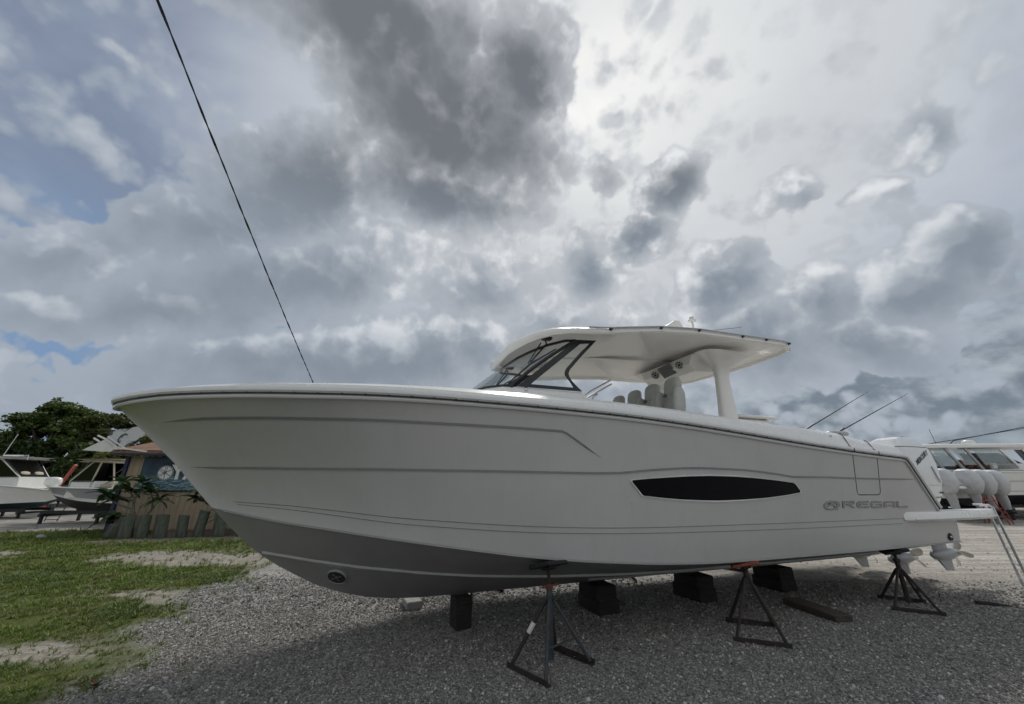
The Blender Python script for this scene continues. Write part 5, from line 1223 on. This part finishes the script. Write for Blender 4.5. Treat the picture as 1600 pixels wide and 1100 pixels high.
# behind it: cabin boat with a long hardtop and side windows
HR2 = R(4)
r2 = yard_boat((23.6, 26.2, 0), HR2, 15, 3.9, .7, 2.40, 'large white cabin boat with a long hardtop behind the wrapped engines', 'boat_white', 'bottom_paint_black', -.4)
rg = []
for z, g in ((3.74, -.1), (3.82, 0), (3.93, 0), (3.99, -.3)):
    rg.append([(x, y*(1+g*.3), z+.012*x) for x, y in ((1.8, -1.5), (1.8, 1.5), (2.4, 1.65), (11, 1.6), (12, 1.1), (12, -1.1), (11, -1.6), (2.4, -1.65))])
MB().loft(rg).build('hardtop', 'boat_white', r2, 40)
for sg_ in (1, -1):
    for xa, xb, m in ((2.4, 3.2, 'boat_grey'), (3.6, 4.6, 'boat_grey'), (5.0, 5.9, 'boat_grey'), (7.4, 8.6, 'boat_white'), (9.0, 10.0, 'boat_white')):
        MB().box(((xa+xb)/2, sg_*1.5, 3.08), (.16, .10, 1.62), Matrix.Rotation(math.atan2(xa-xb, 1.45)*(1 if True else 1), 3, 'Y'), bev=.02).build('pillar', m, r2)
    for x0, x1 in ((2.9, 3.9), (4.3, 5.3), (5.7, 7.6)):
        quad_slab('side_window', [(x0+.35, sg_*1.5, 2.75), (x1+.35, sg_*1.5, 2.75), (x1-.15, sg_*1.5, 3.70), (x0-.15, sg_*1.5, 3.70)], .012, 'clear_glass', r2)
    quad_slab('side_window', [(8.9, sg_*1.52, 2.85), (13.0, sg_*1.2, 2.85), (11.2, sg_*1.3, 3.70), (8.4, sg_*1.52, 3.70)], .012, 'dark_glass', r2)
MB().loft([[(8.2, -1.6, 2.3), (8.2, 1.6, 2.3), (13.6, 1.1, 2.5), (13.6, -1.1, 2.5)], [(8.3, -1.5, 2.85), (8.3, 1.5, 2.85), (13.1, 1.15, 2.85), (13.1, -1.15, 2.85)]]).build('cabin', 'boat_white', r2, 20)
MB().box((5.0, .2, 2.48), (5.5, 2.3, .42), bev=.05).build('cockpit_coaming', 'black_trim', r2)
for i in range(4): MB().loft(rounded(5.0+i*.55, -1.0, 2.82, .22, .2, .26)).build('seat_back', 'upholstery_brown', r2, 60)
MB().box((7.0, -1.2, 2.70), (.35, .2, .35), bev=.03).build('cooler', 'white_paint', r2)
MB().box((2.7, 0, 4.42), (1.3, .14, .10), bev=.04).box((2.7, 0, 4.18), (.42, .34, .36), bev=.08).build('radar', 'boat_white', r2)
MB().loft(rounded(7.2, -.2, 4.2, .30, .3, .22)).build('satellite_dome', 'boat_white', r2, 60)
for y, q in ((-1.3, 0), (1.3, .5)):
    MB().tube([(4.4+q*2, y, 4.05), (4.7+q*2, y, 4.25), (14.5, y-.9, 6.0-q*.8)], [.04, .032, .015], 6).build('outrigger', 'cable_black', r2)
MB().tube([(5.6, .4, 4.0), (5.4, .4, 5.2)], .015, 5).build('antenna', 'cable_black', r2)
bunk_stand((24.6, 26.3, 0), HR2, 11, 3.4, .74, 'dark supports under the large cabin boat on the right')
# red step frame by the wrapped engines
rl = tag(empty('red_step_frame', (21.0, 18.05, 0), R(30)), 'red painted step frame standing beside the wrapped engines', 'step frame')
for x in (-.32, .32):
    for y in (-.25, .25): MB().tube([(x, y*1.4, 0), (x, y*.5, 1.15)], .022, 6).build('leg', 'red_paint', rl)
for z in (.3, .62, .94): MB().box((0, 0, z), (.66, .34, .035), bev=.006).build('step', 'red_paint', rl)

# ------------------------------------------------------------------ trees
def tree(name, loc, clumps, trunk_h, trunk_r, leaf_m, label, seed, leaf=.34, dens=1.0, grp='trees beyond the boats on the left'):
    """Tapered trunk with limbs to each clump; crown of leaf-sized faces spread through uneven clumps."""
    t = tag(empty(name, loc), label, 'tree', grp); rs = np.random.RandomState(seed)
    mb = MB(); fork = Vector((0, 0, trunk_h)); mb.tube([(0, 0, -.1), (.05, .02, trunk_h*.5), tuple(fork)], [trunk_r*1.25, trunk_r, trunk_r*.8], 9)
    for cx, cy, cz, rx, rz in clumps:
        c = Vector((cx, cy, cz-rz*.3)); m = fork.lerp(c, .5)+Vector((rs.normal(0, .2), rs.normal(0, .2), .25)); mb.tube([fork, m, c], [trunk_r*.5, trunk_r*.3, trunk_r*.12], 6)
    mb.build('trunk', 'bark', t, 60)
    vs = []; fs = []
    for cx, cy, cz, rx, rz in clumps:
        nsub = max(9, int(19*rx))
        for q in range(nsub):                                   # twig clusters near the clump's surface
            d = rs.normal(0, 1, 3); d /= np.linalg.norm(d); d[2] = abs(d[2])*.9-.25 if rs.rand() < .75 else d[2]
            r = rs.uniform(.55, 1.05); sc = np.array([cx+d[0]*rx*r, cy+d[1]*rx*r, cz+d[2]*rz*r]); sr = rs.uniform(.38, .75)*min(1.2, rx*.7)
            for k in range(int(46*dens*(sr/.5)**2)):
                o = rs.normal(0, 1, 3); o /= np.linalg.norm(o); p = sc+o*np.array([1, 1, .62])*sr*rs.rand()**.45
                a = rs.normal(0, 1, 3); a[2] *= .5; a /= np.linalg.norm(a); b = np.cross(a, o+rs.normal(0, .5, 3)); b /= np.linalg.norm(b)+1e-6
                s = leaf*rs.uniform(.55, 1.15); i = len(vs)
                vs += [tuple(p-a*s*.5), tuple(p+b*s*.27), tuple(p+a*s*.5), tuple(p-b*s*.27)]; fs.append((i, i+1, i+2, i+3))
    me = bpy.data.meshes.new('crown'); me.from_pydata(vs, [], fs); me.materials.append(MAT[leaf_m]); link('crown', me, t)
    return t
def clumps(seed, n, rx, ry, z0, z1, r0, r1):
    rs = np.random.RandomState(seed); out = []
    for i in range(n):
        a = rs.uniform(0, 6.28); h = rs.rand(); w = math.sin(math.pi*(.18+.72*h))**.8; r = rs.uniform(.25, 1.0)**.6
        q = rs.uniform(r0, r1); out.append((rx*w*r*math.cos(a), ry*w*r*math.sin(a), z0+(z1-z0)*h, q, q*rs.uniform(.6, .85)))
    return out
tree('oak_tree', (-40.2, 34.5, 0), clumps(1, 26, 3.6, 2.8, 2.2, 7.9, .9, 1.6), 2.2, .42, 'oak_leaf', 'broad dark oak with a domed crown, largest of the trees at left', 11)
tree('oak_tree', (-36.4, 35.5, 0), clumps(2, 20, 2.6, 2.2, 3.0, 7.6, .8, 1.4), 2.6, .35, 'oak_leaf_olive', 'olive green tree between the domed oak and the boat bow', 12)
tree('oak_tree', (-35.6, 39.5, 0), clumps(3, 20, 2.6, 2.4, 4.5, 9.6, .9, 1.5), 4.0, .38, 'oak_leaf_dark', 'tall dark tree just behind the bow tip', 13)
tree('oak_tree', (-45.4, 35.0, 0), clumps(4, 20, 2.5, 2.3, 1.5, 5.6, .8, 1.4), 1.6, .3, 'oak_leaf_dark', 'lower dark tree at the left edge of the picture', 14)
tree('oak_tree', (-38.6, 31.8, 0), clumps(5, 18, 3.4, 1.6, .8, 4.2, .8, 1.3), 1.0, .25, 'oak_leaf_dark', 'dense low tree behind the leaning red post', 15)
tree('oak_tree', (-33.2, 31.5, 0), clumps(6, 14, 2.2, 1.5, .8, 3.9, .7, 1.2), 1.0, .22, 'oak_leaf', 'low bushy tree behind the shed roof corner', 16)
tree('oak_tree', (-43.6, 32.5, 0), clumps(7, 14, 2.6, 1.6, .6, 3.4, .7, 1.2), .9, .22, 'oak_leaf', 'low bushy tree behind the boat at the left edge', 17)
tree('oak_tree', (-24.5, 27.0, 0), clumps(8, 14, 2.4, 1.6, 1.2, 4.6, .8, 1.3), 1.3, .25, 'oak_leaf_olive', 'small olive tree showing over the brown shed roof', 18)
cable('distant_cable', [Vector((-52, 30, 7.6)), Vector((-45, 30, 6.2)), Vector((-40, 30.5, 5.2)), Vector((.55, 0, 0))], .03, 'thin dark cable at the far left running down into the trees', False)
